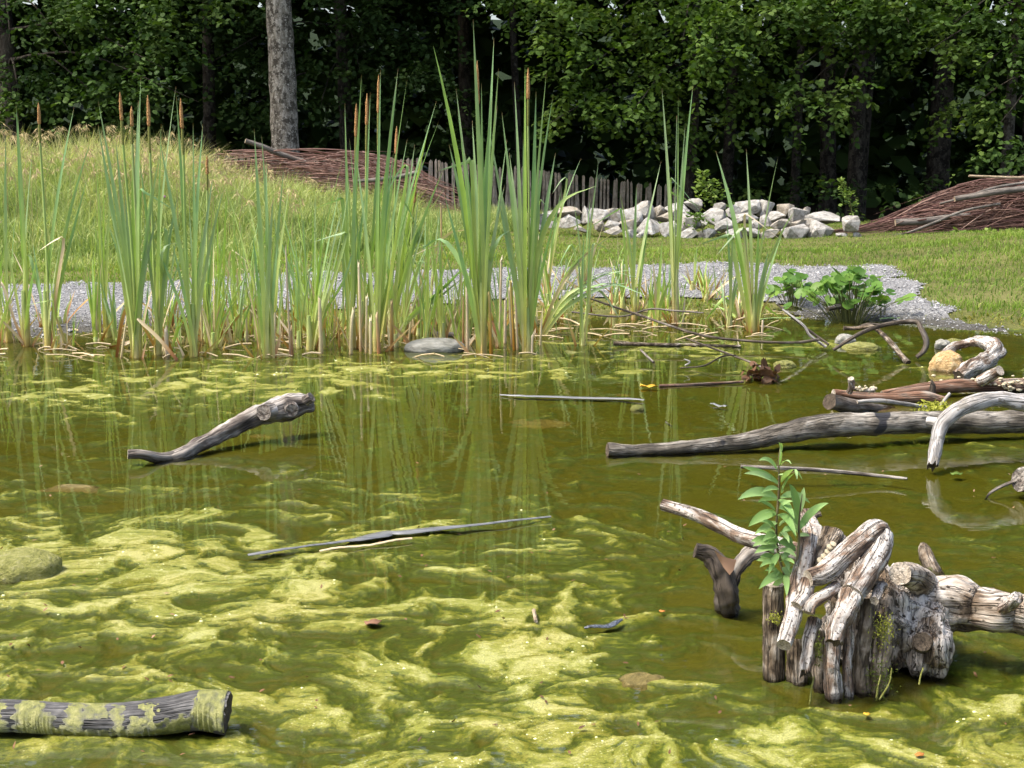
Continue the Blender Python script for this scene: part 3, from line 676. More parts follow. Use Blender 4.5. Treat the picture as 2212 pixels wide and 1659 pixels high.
# saplings and undergrowth in the shade, then the closed depth of the wood
rg = np.random.default_rng(77)
lob = []
for i in range(80):
    u_ = rg.uniform(-150, 2400); Yd = rg.uniform(29.5, 37); v_ = rg.uniform(60, 425)
    if (1620 < u_ < 2060 and v_ > 170) or (1150 < u_ < 1520 and v_ > 270): continue
    lob.append((D(u_, v_, Yd), (rg.uniform(.5, 1.1), .5, rg.uniform(.25, .6)), int(rg.uniform(5, 11))))
for i in range(16):
    u_ = rg.uniform(1650, 2300); Yd = rg.uniform(25.5, 32); v_ = rg.uniform(390, 450)
    lob.append((D(u_, v_, Yd), (rg.uniform(.4, .9), .4, rg.uniform(.15, .3)), 5))
g = sprays(lob, 501, 0.12, 20)
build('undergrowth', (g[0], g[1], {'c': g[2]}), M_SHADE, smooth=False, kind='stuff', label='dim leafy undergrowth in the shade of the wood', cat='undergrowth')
n = 36000
P = np.stack([rg.uniform(-34, 34, n), rg.uniform(41, 49, n), rg.uniform(-1.5, 17, n)], -1)
P[:, 2] += land_z(P[:, 0], P[:, 1]) * 0.3
g = leaves(P, rg.normal(size=(n, 3)) + np.array([0, -.5, -.3]), 0.75, 502, 0.85)
n2 = 30000
P = np.stack([rg.uniform(-34, 34, n2), rg.uniform(28.5, 50, n2), rg.uniform(4.9, 15, n2)], -1)  # unseen canopy above the frame, added to shade the wood below
P = P[perlin3(P * 0.22) > -0.30]
g = addleaf(g, culled(leaves(P, rg.normal(size=P.shape), 0.7, 503, 0.85), -45))
build('distant_woodland', (g[0], g[1], {'c': g[2]}), M_SHADE, smooth=False, kind='stuff', label='dark closed mass of the wood far behind the trunks, with added unseen shading canopy', cat='woodland')

# ------------------------------------------------------------------ paling fence
fz = lambda u: np.interp(u, [60, 160, 900, 1200, 1430, 1500], [331, 331, 346, 374, 404, 412])
fy = lambda u: np.interp(u, [60, 900, 1500], [28.2, 28.6, 31.5])
f0 = D(900, 430, 28.6)
fence = thing('paling_fence', (f0[0], f0[1], float(land_z(f0[0], f0[1]))), 'weathered paling fence of narrow split stakes running behind the reeds', 'fence')
M_PALE = wood('split_paling', [(0.33, (0.34, 0.255, 0.17)), (0.45, (0.56, 0.45, 0.32)), (0.62, (0.72, 0.61, 0.46))], 18, 0.2, wet=False)
proto = []
for q_ in range(6):
    wd = 0.023 + 0.009 * random.random(); b = bmesh.new()
    prof = [(-wd, 0), (wd * random.uniform(.8, 1), 0), (wd * .96, 1), (wd * random.uniform(-.2, .5), 1.03 + random.uniform(0, .03)), (-wd * .9, 1 + random.uniform(-.02, .02))]
    fv = [b.verts.new((x_, -0.012, z_)) for x_, z_ in prof]; bv = [b.verts.new((x_ * .9, 0.012, z_)) for x_, z_ in prof]
    b.faces.new(fv); b.faces.new(bv[::-1])
    for i in range(5): b.faces.new((fv[i], bv[i], bv[(i + 1) % 5], fv[(i + 1) % 5]))
    bmesh.ops.recalc_face_normals(b, faces=b.faces)
    me = bpy.data.meshes.new('picket'); b.to_mesh(me); b.free(); me.materials.append(M_PALE)
    at_ = me.attributes.new('tuv', 'FLOAT_VECTOR', 'POINT'); at_.data.foreach_set('vector', np.array([v_.co + Vector((q_, 0, 0)) for v_ in me.vertices], dtype=np.float32).ravel())
    proto.append(me)
u_ = 60.0; wires = [[], []]; i = 0
while u_ < 1490:
    Yd = float(fy(u_)); p_ = D(u_, float(fz(u_)) + random.gauss(0, 1.5), Yd); hgt = 0.98
    base = Vector((p_[0], p_[1], p_[2] - hgt))
    M4 = Matrix.Translation(base) @ Euler((random.gauss(0, .03), random.gauss(0, .035), random.gauss(0, .25))).to_matrix().to_4x4() @ Matrix.Diagonal((1, 1, hgt, 1))
    place('picket', random.choice(proto), fence, M4)
    if i % 4 == 0:
        for k_, zz_ in enumerate((0.2, 0.78)): wires[k_].append(np.array([p_[0], p_[1] - 0.018, p_[2] - hgt + zz_ + random.gauss(0, .01)]))
    u_ += random.uniform(0.078, 0.100) / Yd * F; i += 1
m = Mat('fence_wire', 0.5, 0.5); m.color((0.10, 0.095, 0.09))
for wv in wires:
    build('wire', fast_tube(np.array(wv), [0.003, 0.003], 4, len(wv)), m.m, fence)

# ------------------------------------------------------------------ heaps of cut twigs
def twig_mat(name, a, b, c):
    m = Mat(name, 0.8, 0.2); r = m.rand(); cc = m.ramp(r, [(0, a), (0.5, b), (1, c)]); n_ = m.noise(m.obj(), 7, 3); m.color(m.mix(0.6, cc, m.ramp(n_, [(0.3, 0.55), (0.7, 1.0)]), 'MULTIPLY')); return m.m
M_TWIG = twig_mat('red_brown_twigs', (0.13, 0.07, 0.055), (0.29, 0.17, 0.135), (0.46, 0.32, 0.25))
M_TWIG2 = twig_mat('purple_brown_twigs', (0.07, 0.036, 0.032), (0.155, 0.078, 0.066), (0.30, 0.20, 0.15))
def brush(label, org, sampler, nparts, nrest, mat, r0):
    t = thing('twig_heap', org, label, 'twig heap', 'heaps of cut twigs')
    for i in range(nparts):
        build('twig', fast_tube(*sampler(i, r0), 4, 7), mat, t)
    g_ = join([fast_tube(*sampler(1000 + i, r0 * 0.9), 3, 6) for i in range(nrest)])
    tag(build('packed_twigs', g_, mat, t), kind='stuff')
    return t
tp1 = lambda u: np.interp(u, [330, 400, 480, 560, 650, 740, 830, 900, 960, 1010], [375, 348, 335, 330, 324, 324, 338, 368, 398, 432])
def s1(i, r0):
    u = random.uniform(430, 930); a = random.random() ** 0.8; top = float(tp1(u)); v = top + a * (458 - top)
    Yd = 23.4 + random.uniform(-.55, .55) * (0.4 + a) + (1 - a) * 0.3; c = D(u, v, Yd)
    ln = random.uniform(0.9, 2.2); sl = random.gauss(-0.02, 0.15) - 0.30 * sstep(760, 930, u); yw = random.gauss(0, 0.45)
    d = np.array([1, yw, float(sl)]); k = random.gauss(0, .05)
    n_ = np.array([0, 0, 1.0])
    P = [c - d * ln * .5 + n_ * (-abs(k) * .5), c - d * ln * .2 + n_ * k, c + d * ln * .2 + n_ * k, c + d * ln * .5 - n_ * abs(k) * 1.5]
    P = np.array(P)
    uu, vv = proj(P[:, 0], P[:, 1], P[:, 2]); zmax = np.array([D(a_, tp1(a_) - 2, b_)[2] for a_, b_ in zip(uu, P[:, 1])]); P[:, 2] = np.minimum(P[:, 2], zmax + random.uniform(0, .03) + (random.random() < .12) * np.array([.02, 0, .06, .20])); P[:, 2] = np.maximum(P[:, 2], land_z(P[:, 0], P[:, 1]) + 0.02)
    r = r0 * random.uniform(0.45, 1.4)
    return P, [r, r * .85, r * .5, r * .25]
o1 = D(700, 470, 23.4); o1[2] = float(land_z(o1[0], o1[1]))
brush('long heap of reddish brown twigs lying in front of the bare trunk', o1, s1, 290, 420, M_TWIG, 0.0115)
tp2 = lambda u: np.interp(u, [1850, 1900, 1940, 1990, 2060, 2130, 2212, 2400, 2600], [504, 482, 466, 440, 408, 392, 384, 372, 380])
def s2(i, r0):
    u = 1900 + 560 * random.random() ** 0.8; a = random.random() ** 0.75; top = float(tp2(u)); v = top + a * (505 - top)
    Yd = 19.6 + random.uniform(-.5, .5) * (0.5 + a) + (1 - a) * .25; c = D(u, v, Yd)
    ln = random.uniform(0.8, 2.0); sl = 0.10 + 0.24 * (1 - a) * sstep(2300, 1950, u) + random.gauss(0, 0.13); yw = random.gauss(0, .4)
    d = np.array([1, yw, float(sl)]); k = abs(random.gauss(.05, .05))
    P = np.array([c - d * ln * .55 - np.array([0, 0, k * 1.4]), c - d * ln * .2 + np.array([0, 0, k]), c + d * ln * .2 + np.array([0, 0, k]), c + d * ln * .5])
    uu, vv = proj(P[:, 0], P[:, 1], P[:, 2]); zmax = np.array([D(a_, tp2(a_) - 2, b_)[2] for a_, b_ in zip(uu, P[:, 1])]); P[:, 2] = np.minimum(P[:, 2], zmax + random.uniform(0, .03) + (random.random() < .16) * np.array([.16, .06, 0, 0])); P[:, 2] = np.maximum(P[:, 2], land_z(P[:, 0], P[:, 1]) + 0.02)
    r = r0 * random.uniform(0.4, 1.6)
    return P, [r * .25, r * .6, r * .9, r]
o2 = D(2150, 508, 19.6); o2[2] = float(land_z(o2[0], o2[1]))
brush('heap of purple brown twigs rising past the end of the stone heap', o2, s2, 290, 480, M_TWIG2, 0.0100)
M_POLE = wood('grey_pole', [(0.35, (0.10, 0.085, 0.07)), (0.5, (0.19, 0.165, 0.14)), (0.66, (0.30, 0.27, 0.23))], 10, 0.3, wet=False)
M_CUT = wood('pale_cut_wood', [(0.35, (0.30, 0.22, 0.13)), (0.6, (0.50, 0.40, 0.27))], 20, 1.0, wet=False)
def pole(name, label, pts, rpx, Yd, cat, mat=None, n=9, group=None):
    P = np.array([D(u, v, y_) for u, v, y_ in pts]); R = [r_ * Yd / F for r_ in rpx]
    return build(name, tube(P, R, n, amp=R[0] * .12, freq=12, seed=len(label)), [mat or M_POLE, M_CUT], origin=P.mean(0), label=label, cat=cat, group=group)
pole('cut_branch', 'grey cut branch sticking up out of the twig heap by the bare trunk', [(530, 304, 23.2), (570, 318, 23.3), (606, 333, 23.4), (660, 350, 23.5)], [5, 6, 6, 5], 23.3, 'branch')
pole('cut_branch', 'grey pole lying low across the twig heap behind the tall reeds', [(905, 372, 22.9), (850, 384, 22.9), (770, 392, 22.9)], [5, 5, 4], 23, 'branch')
pole('cut_log', 'thick grey log lying low in the purple twig heap', [(1934, 481, 19.0), (1990, 478, 19.0), (2050, 470, 19.1), (2095, 464, 19.2)], [7.5, 7.5, 7, 5], 19, 'log')
pole('cut_log', 'grey crooked log high in the purple twig heap', [(2062, 430, 19.0), (2110, 422, 19.0), (2160, 414, 19.0), (2300, 398, 19.2)], [6, 6.5, 7, 7], 19, 'log')
pole('pale_stick', 'straight pale stick lying on top of the purple twig heap', [(2093, 380, 19.4), (2140, 382, 19.4), (2200, 384, 19.4), (2260, 380, 19.4)], [2.6, 2.8, 3, 3], 19.4, 'stick', M_CUT, 6)
pole('cut_branch', 'long curved branch at the foot of the purple twig heap', [(1880, 512, 18.7), (1950, 506, 18.7), (2010, 484, 18.8), (2080, 456, 18.9), (2160, 440, 19.0)], [2.2, 2.8, 3, 3, 3], 18.8, 'branch', M_POLE, 6)
pole('cut_branch', 'thin branch slanting up over the far rise of the purple twig heap', [(2030, 440, 19.1), (2090, 424, 19.1), (2150, 405, 19.2), (2230, 392, 19.3)], [2, 2.6, 3, 3], 19, 'branch', M_POLE, 6)

# ------------------------------------------------------------------ heap of stones
m = Mat('limestone', 0.9, 0.2); ov = m.obj(); rd = m.rand()
n1 = m.noise(ov, 2.2, 6, 0.65); n2 = m.noise(ov, 11, 5, 0.7)
c = m.ramp(n1, [(0.34, (0.20, 0.185, 0.155)), (0.48, (0.40, 0.385, 0.345)), (0.64, (0.56, 0.545, 0.505))])
c = m.mix(m.ramp(rd, [(0.55, 0.0), (0.9, 0.45)]), c, (0.40, 0.31, 0.19)); c = m.mix(0.6, c, m.ramp(n2, [(0.32, 0.5), (0.6, 1.0)]), 'MULTIPLY'); m.color(c); m.bump(n2, 0.7, 0.06)
M_ROCK = m.m
def rock_mesh(seed, npts=15, mat=None, name='stone', bev=0.045):
    rg = np.random.default_rng(seed); b = bmesh.new()
    P = rg.normal(size=(npts, 3)); P /= np.linalg.norm(P, axis=1)[:, None]; P *= rg.uniform(0.75, 1.1, npts)[:, None]
    P = np.sign(P) * np.abs(P) ** 0.9
    for p in P: b.verts.new(p)
    r_ = bmesh.ops.convex_hull(b, input=b.verts)
    bmesh.ops.delete(b, geom=[v for v in b.verts if not v.link_faces], context='VERTS')
    bmesh.ops.dissolve_limit(b, angle_limit=math.radians(16), verts=b.verts, edges=b.edges)
    bmesh.ops.bevel(b, geom=list(b.edges), offset=bev, segments=1, affect='EDGES')
    bmesh.ops.triangulate(b, faces=b.faces)
    for v in b.verts: v.co += Vector(rg.normal(size=3)) * 0.018
    lo = np.array([v.co for v in b.verts]); mn, mx_ = lo.min(0), lo.max(0)
    for v in b.verts: v.co = Vector((np.array(v.co) - (mn + mx_) / 2) / ((mx_ - mn) / 2))
    me = bpy.data.meshes.new(name); b.to_mesh(me); b.free(); me.materials.append(mat or M_ROCK); return me
RM = [rock_mesh(100 + i, 11 + i % 6) for i in range(10)]
rk = [(100, 200, 70, 80), (190, 160, 120, 70), (120, 245, 70, 40), (225, 215, 90, 40), (330, 140, 150, 70), (340, 195, 140, 75), (465, 165, 75, 120), (560, 170, 110, 90), (545, 225, 80, 70), (640, 150, 110, 80), (640, 222, 100, 50),
      (640, 262, 110, 50), (740, 235, 110, 75), (775, 165, 170, 105), (880, 140, 100, 135), (760, 282, 80, 50), (905, 240, 170, 110), (965, 130, 70, 65), (1080, 110, 150, 45), (1030, 165, 140, 65), (1030, 255, 110, 100), (1150, 285, 140, 70),
      (1160, 205, 150, 85), (1140, 150, 80, 60), (1215, 85, 110, 75), (1210, 185, 60, 50), (1250, 215, 85, 60), (1300, 290, 110, 70), (1350, 165, 150, 90), (1470, 130, 80, 75), (1570, 105, 150, 85), (1560, 178, 150, 75), (1690, 110, 90, 95),
      (1640, 225, 95, 65), (1600, 275, 120, 50), (1700, 190, 75, 65), (1775, 165, 140, 75), (1850, 115, 100, 75), (1800, 220, 115, 65), (1920, 150, 120, 85), (1900, 225, 130, 45), (2000, 210, 110, 75), (1915, 275, 150, 85), (2080, 265, 155, 110),
      (2110, 175, 190, 65), (1980, 120, 60, 45), (2060, 160, 80, 45), (1420, 230, 120, 80), (1480, 285, 100, 55), (1720, 280, 120, 50), (1380, 95, 70, 50), (420, 250, 80, 40), (850, 290, 70, 40)]
RL = {14: 'tan upright rounded block standing up from the middle of the stone heap', 24: 'pointed pale block on the highest part of the stone heap', 30: 'long pale slab on the stone heap crest behind the fan of reed leaves',
      44: 'long tan grey slab lying on the far end of the stone heap nearest the twigs', 43: 'large tan triangular block at the lower end of the stone heap', 16: 'large pale block low in the middle of the stone heap', 6: 'narrow tan upright stone near the reed end of the stone heap',
      40: 'flat blue grey slab near the twig end of the stone heap', 37: 'square pale block on the crest at the twig end of the stone heap', 21: 'broad white block lying in the grass at the foot of the stone heap', 13: 'big white block left of the tan upright one'}
def ordinal(k): return ['first', 'second', 'third', 'fourth', 'fifth', 'sixth', 'seventh', 'eighth', 'ninth', 'tenth', 'eleventh', 'twelfth', 'thirteenth', 'fourteenth', 'fifteenth', 'sixteenth', 'seventeenth', 'eighteenth', 'nineteenth', 'twentieth', 'twenty-first', 'twenty-second', 'twenty-third', 'twenty-fourth', 'twenty-fifth', 'twenty-sixth', 'twenty-seventh'][k]
def rowof(y_): return 'along the crest' if y_ < 145 else ('in the middle course' if y_ < 222 else 'along the foot')
rank = {}
for rw in ('along the crest', 'in the middle course', 'along the foot'):
    for k_, i_ in enumerate(sorted([i_ for i_, q_ in enumerate(rk) if rowof(q_[1]) == rw], key=lambda i_: rk[i_][0])): rank[i_] = (k_, rw)
for i, (x_, y_, w_, h_) in enumerate(rk):
    u, v = 1123 + x_ * .3125, 417 + y_ * .3125; Yd = 18.9 + (300 - y_) / 300 * 1.1
    p = D(u, v, Yd); sx, sz = w_ * .3125 / 2 * Yd / F, h_ * .3125 / 2 * Yd / F; sx *= 1.15; sz *= 1.25
    sy = max(sx, sz) * random.uniform(.95, 1.3)
    M4 = Matrix.Translation(p) @ Euler((random.gauss(0, .2), random.gauss(0, .22), random.uniform(-1.2, 1.2))).to_matrix().to_4x4() @ Matrix.Diagonal((sx, sy, sz, 1))
    if i in RL: place('heap_stone', RM[i % 10], None, M4, RL[i], 'stone', 'stones of the pale heap')
    else: place('heap_stone', RM[i % 10], None, M4, 'pale limestone block, %s from the reed end %s of the stone heap' % (ordinal(rank[i][0]), rank[i][1]), 'stone', 'stones of the pale heap')
for u, v, w_, h_, lab in [(1838, 484, 40, 36, 'brownish square stone standing apart under the taller sapling'), (1852, 511, 22, 18, 'small white stone in the grass where the twig heap begins'), (1818, 508, 26, 10, 'small flat grey stone at the foot of the taller sapling')]:
    Yd = 18.7; p = D(u, v, Yd); place('heap_stone', RM[int(u) % 10], None, Matrix.Translation(p) @ Matrix.Diagonal((w_ / 2 * Yd / F, w_ / 2 * Yd / F, h_ / 2 * Yd / F, 1)), lab, 'stone')
# ------------------------------------------------------------------ small leafy plants by the stones
M_SAP = leafy('sapling_leaves', [(0, (0.06, 0.11, 0.02)), (0.5, (0.11, 0.18, 0.035)), (1, (0.19, 0.25, 0.06))], 0.3)
M_STEM = wood('green_stem', [(0.3, (0.12, 0.14, 0.04)), (0.7, (0.2, 0.2, 0.07))], 20, .3, wet=False)
def sapling(label, pts, Yd, leafn, size, spread, seed):
    P = np.array([D(u, v, Yd) for u, v in pts]); P[0, 2] = float(land_z(P[0, 0], P[0, 1]))
    t = thing('sapling', P[0], label, 'sapling')
    build('stem', tube(P, np.linspace(.009, .003, len(P)), 5, 14), [M_STEM, M_STEM], t)
    rg = np.random.default_rng(seed); C = resample(P, 60); idx = (rg.random(leafn) ** 0.8 * 52 + 7).astype(int); idx = np.minimum(idx, 59)
    a = rg.uniform(0, 6.28, leafn); d = np.stack([np.cos(a), np.sin(a), rg.uniform(-.2, .5, leafn)], -1)
    wd = spread * (1.1 - idx / 60.0)
    g = leaves(C[idx] + d * (wd * rg.random(leafn))[:, None], d, size, seed, .55)
    build('foliage', (g[0], g[1], {'c': g[2]}), M_SAP, t, smooth=False)
sapling('bushy green sapling growing behind the crest of the stone heap', [(1545, 470), (1540, 440), (1530, 410), (1516, 370)], 20.3, 330, .07, .42, 31)
sapling('slender upright sapling with small leaves at the twig end of the stone heap', [(1842, 475), (1838, 440), (1828, 415), (1815, 386)], 19.2, 190, .055, .16, 32)
sapling('low weedy seedling trailing over the middle of the stone heap', [(1520, 500), (1515, 485), (1508, 470), (1500, 462)], 18.9, 160, .05, .3, 33)
sapling('small bright leaved seedling at the foot of the purple twig heap', [(2075, 520), (2072, 510), (2070, 503), (2068, 498)], 18.4, 26, .075, .12, 34)
sapling('yellowish seedling at the foot of the purple twig heap near the picture edge', [(2130, 524), (2130, 512), (2132, 505), (2134, 500)], 18.3, 30, .08, .13, 35)
# clover heads in the meadow
m = Mat('clover_purple', 0.8, 0.2); m.color((0.36, 0.12, 0.30))
bmm = bmesh.new(); bmesh.ops.create_icosphere(bmm, subdivisions=2, radius=1.0)
for v_ in bmm.verts: v_.co *= 1 + 0.25 * random.random()
cm = bpy.data.meshes.new('clover'); bmm.to_mesh(cm); bmm.free(); cm.materials.append(m.m)
for u, v, cl_ in [(6, 446, 'upper purple clover head at the picture edge in the meadow'), (4, 480, 'lower purple clover head at the picture edge in the meadow'), (355, 425, 'higher of two purple clover heads behind the leaning brown spike reed'),
                  (348, 443, 'lower of two purple clover heads behind the leaning brown spike reed'), (422, 443, 'purple clover head behind the reed with the straight brown spike'), (33, 526, 'leftmost of two purple clover heads low in the meadow by the first reeds'),
                  (56, 530, 'second of two purple clover heads low in the meadow by the first reeds'), (232, 511, 'purple clover head low in the meadow left of the big spiked clump'), (65, 463, 'faint purple clover head between the first reeds')]:
    Yd = 15.5 + (530 - v) / 40.0; p = D(u, v, Yd); z0 = float(land_z(p[0], p[1]))
    t = thing('clover_flower', (p[0], p[1], z0), cl_, 'flower', 'purple clover heads in the meadow')
    place('flower_head', cm, t, Matrix.Translation(p) @ Matrix.Scale(0.016, 4)); build('stem', fast_tube(np.array([[p[0], p[1], z0], p]), [.002, .002], 3, 3), M_STEM, t)
# marsh plant with round leaves
M_MARSH = leafy('marsh_leaves', [(0, (0.05, 0.12, 0.02)), (0.5, (0.10, 0.20, 0.03)), (0.85, (0.17, 0.27, 0.05)), (1, (0.34, 0.33, 0.07))], 0.3, 0.4)
def disc(c, nrm, r, rnd, yellow=False):
    nrm = nrm / np.linalg.norm(nrm); s = np.cross(nrm, [0.3, 1, .1]); s /= np.linalg.norm(s); q = np.cross(nrm, s); k = 12
    an = np.linspace(0.25, 2 * math.pi - 0.25, k) + rnd
    R = r * (1 + .08 * np.cos(5 * an + rnd))
    V = [c - nrm * r * .22] + [c + (s * math.cos(a) + q * math.sin(a)) * rr for a, rr in zip(an, R)]
    return np.array(V), [(0, i, i + 1) for i in range(1, k)]
def marsh(label, u0, v0, Yd, ru, hv, n, seed):
    rg = np.random.default_rng(seed); b = D(u0, v0, Yd); z0 = max(0.0, float(land_z(b[0], b[1])))
    t = thing('marsh_plant', (b[0], b[1], z0), label, 'plant', 'round leaved marsh plants on the shore')
    sg = []
    for i in range(n):
        du = rg.normal() * .5; hu = rg.random() ** 0.8
        c = D(u0 + du * ru, v0 - 12 - hu * hv * (1 - .55 * min(1, abs(du))), Yd + rg.normal() * .18)
        c[2] = max(c[2], z0 + 0.02)
        base = np.array([b[0] + (c[0] - b[0]) * .35, b[1] + (c[1] - b[1]) * .5, z0 - .01])
        nr = np.array([rg.normal() * .5, -.45 + rg.normal() * .4, .9])
        V_, F_ = disc(c, nr, rg.uniform(.030, .052), rg.uniform(0, 6.28))
        build('leaf', (V_, F_, {'c': np.full(len(V_), 1.0 if (c[2] - z0 < .06 and rg.random() < .3) else rg.random() * .8)}), M_MARSH, t)
        sg.append(fast_tube(np.array([base, (base + c) / 2 + np.array([0, 0, .03]), c]), [.003, .0022], 4, 5))
    tag(build('stalks', join(sg), M_STEM, t), kind='stuff')
marsh('large clump of round bright green leaves at the gravelly water edge', 1835, 676, 10.25, 92, 92, 120, 41)
marsh('smaller round leaved clump between the fan of reed leaves and the large clump', 1712, 652, 10.9, 48, 62, 42, 42)
marsh('single round leaf sprig standing apart on the gravel', 1908, 665, 10.4, 26, 70, 7, 43)

# ------------------------------------------------------------------ reed mace (cattails)
def reed_leaf_mat(name, stops, trans=0.28):
    m = Mat(name, 0.45, 0.35); c = m.ramp(m.attr('t').outputs['Fac'], stops); r = m.rand()
    c = m.hsv(c, m.maprange(r, 0, 1, 0.485, 0.515), m.maprange(r, 0, 1, 0.9, 1.1), m.maprange(m.noise(m.obj(), 5, 2), .3, .7, .85, 1.15))
    m.color(c); m.bump(m.noise(m.mapping(m.obj(), (300, 300, 2)), 1, 2), 0.2, 0.002); m.translucent(trans, (1.1, 1.2, .55)); return m.m
M_REED = reed_leaf_mat('reed_leaf', [(0, (0.36, 0.17, 0.05)), (0.06, (0.50, 0.40, 0.14)), (0.18, (0.50, 0.52, 0.18)), (0.36, (0.37, 0.47, 0.15)), (0.62, (0.25, 0.37, 0.16)), (0.96, (0.24, 0.36, 0.18)), (1, (0.34, 0.2, .1))])
M_YOUNG = reed_leaf_mat('young_reed_leaf', [(0, (0.32, 0.14, 0.03)), (0.08, (0.50, 0.40, 0.12)), (0.24, (0.46, 0.52, 0.14)), (0.55, (0.33, 0.45, 0.11)), (1, (0.28, 0.41, 0.13))], 0.33)
M_SHEATH = reed_leaf_mat('reed_sheath', [(0, (0.16, 0.055, 0.015)), (0.12, (0.38, 0.18, 0.05)), (0.35, (0.55, 0.44, 0.17)), (0.7, (0.50, 0.52, 0.20)), (1, (0.40, 0.48, 0.17))], 0.12)
M_RSTEM = reed_leaf_mat('reed_stem', [(0, (0.40, 0.22, 0.07)), (0.15, (0.48, 0.46, 0.16)), (0.5, (0.36, 0.45, 0.14)), (1, (0.30, 0.38, 0.12))], 0.1)
M_DRY = reed_leaf_mat('dry_reed', [(0, (0.10, 0.035, 0.012)), (0.10, (0.30, 0.14, 0.045)), (0.3, (0.58, 0.45, 0.26)), (1, (0.68, 0.58, 0.39))], 0.15)
M_RUST = reed_leaf_mat('rusty_reed', [(0, (0.15, 0.05, 0.012)), (0.3, (0.36, 0.16, 0.045)), (0.7, (0.50, 0.34, 0.13)), (1, (0.48, 0.36, 0.18))], 0.2)
m = Mat('flower_spike', 0.95, 0.1); nn = m.noise(m.obj(), 160, 3); m.color(m.ramp(nn, [(0.3, (0.17, 0.075, 0.028)), (0.5, (0.36, 0.19, 0.075)), (0.7, (0.58, 0.38, 0.17))])); m.bump(nn, 1.0, 0.006); M_SPIKE = m.m
m = Mat('green_seed_spike', 0.85, 0.15); nn = m.noise(m.obj(), 120, 2); m.color(m.ramp(nn, [(0.3, (0.10, 0.12, 0.03)), (0.7, (0.22, 0.21, 0.06))])); M_SEED = m.m
def blade(b, tip, wd, bend=0.25, seed=0, rows=10, droop=None, face=None, base_w=0.55):
    rg = np.random.default_rng(seed)
    b = np.asarray(b, float); tip = np.asarray(tip, float); d = tip - b
    c1 = b + np.array([d[0] * bend * .6, d[1] * bend * .6, d[2] * .40]); c2 = b + np.array([d[0] * (bend + .38), d[1] * (bend + .38), d[2] * .74])
    t = np.linspace(0, 1, rows)[:, None]
    if droop is None: C = (1 - t) ** 3 * b + 3 * (1 - t) ** 2 * t * c1 + 3 * (1 - t) * t ** 2 * c2 + t ** 3 * tip
    else: C = resample(np.vstack([b, droop, tip]), rows)
    T = np.gradient(C, axis=0); T /= np.linalg.norm(T, axis=1)[:, None] + 1e-9
    a = rg.uniform(-1.0, 1.0) if face is None else face
    tw = a + np.linspace(0, rg.uniform(-.7, .7), rows)
    sd = np.stack([np.cos(tw), np.sin(tw), 0 * tw], -1); sd -= T * (sd * T).sum(1)[:, None]; sd /= np.linalg.norm(sd, axis=1)[:, None] + 1e-9
    nr = np.cross(T, sd)
    s = t[:, 0]; W = wd * (base_w + (1 - base_w) * np.minimum(1, s / .3)) * np.clip(1 - np.maximum(0, (s - .5) / .5) ** 1.6, 0.03, 1)
    V = np.stack([C - sd * W[:, None] / 2, C + nr * W[:, None] * .16, C + sd * W[:, None] / 2], 1).reshape(-1, 3)
    i = np.arange(rows - 1)[:, None] * 3
    Fq = np.concatenate([i + np.array([[0, 1, 4, 3]]), i + np.array([[1, 2, 5, 4]])])
    return V, Fq, {'t': np.repeat(s, 3)}
NSEED = [0]
ANCH = [(30, 'the reeds at the picture edge'), (104, 'the stubby spiked reed'), (215, 'the pale fan on the gravel'), (300, 'the big two spiked clump'), (415, 'the straight brown spiked reed'), (470, 'the thin golden spiked reed'), (580, 'the upright tuft below the bare trunk'), (640, 'the low pale fan'), (685, 'the slanting fine stemmed reed'),
        (750, 'the leftmost of three brown spikes'), (785, 'the middle one of three brown spikes'), (818, 'the tallest of three brown spikes'), (862, 'the reed with the withered spike'), (940, 'the flat grey stone'), (1035, 'the tallest middle clump'), (1090, 'the gap beside the tallest middle clump'), (1139, 'the golden spiked clump'), (1190, 'the collapsed clump'), (1259, 'the slim solitary stem'),
        (1340, 'the open stretch of gravel'), (1385, 'the two tipped reed'), (1456, 'the tall narrow reed'), (1545, 'the low gravel tufts'), (1630, 'the broad fan')]
def name_many(what, us):
    near = [min(ANCH, key=lambda a_: abs(a_[0] - u_)) for u_ in us]; out = []
    for i_, u_ in enumerate(us):
        same = sorted([k_ for k_ in range(len(us)) if near[k_] == near[i_]], key=lambda k_: us[k_]); n_ = same.index(i_)
        out.append(what + ' by ' + near[i_][1] if len(same) == 1 else '%s %s by %s, counted rightwards' % (ordinal(n_), what, near[i_][1]))
    return out
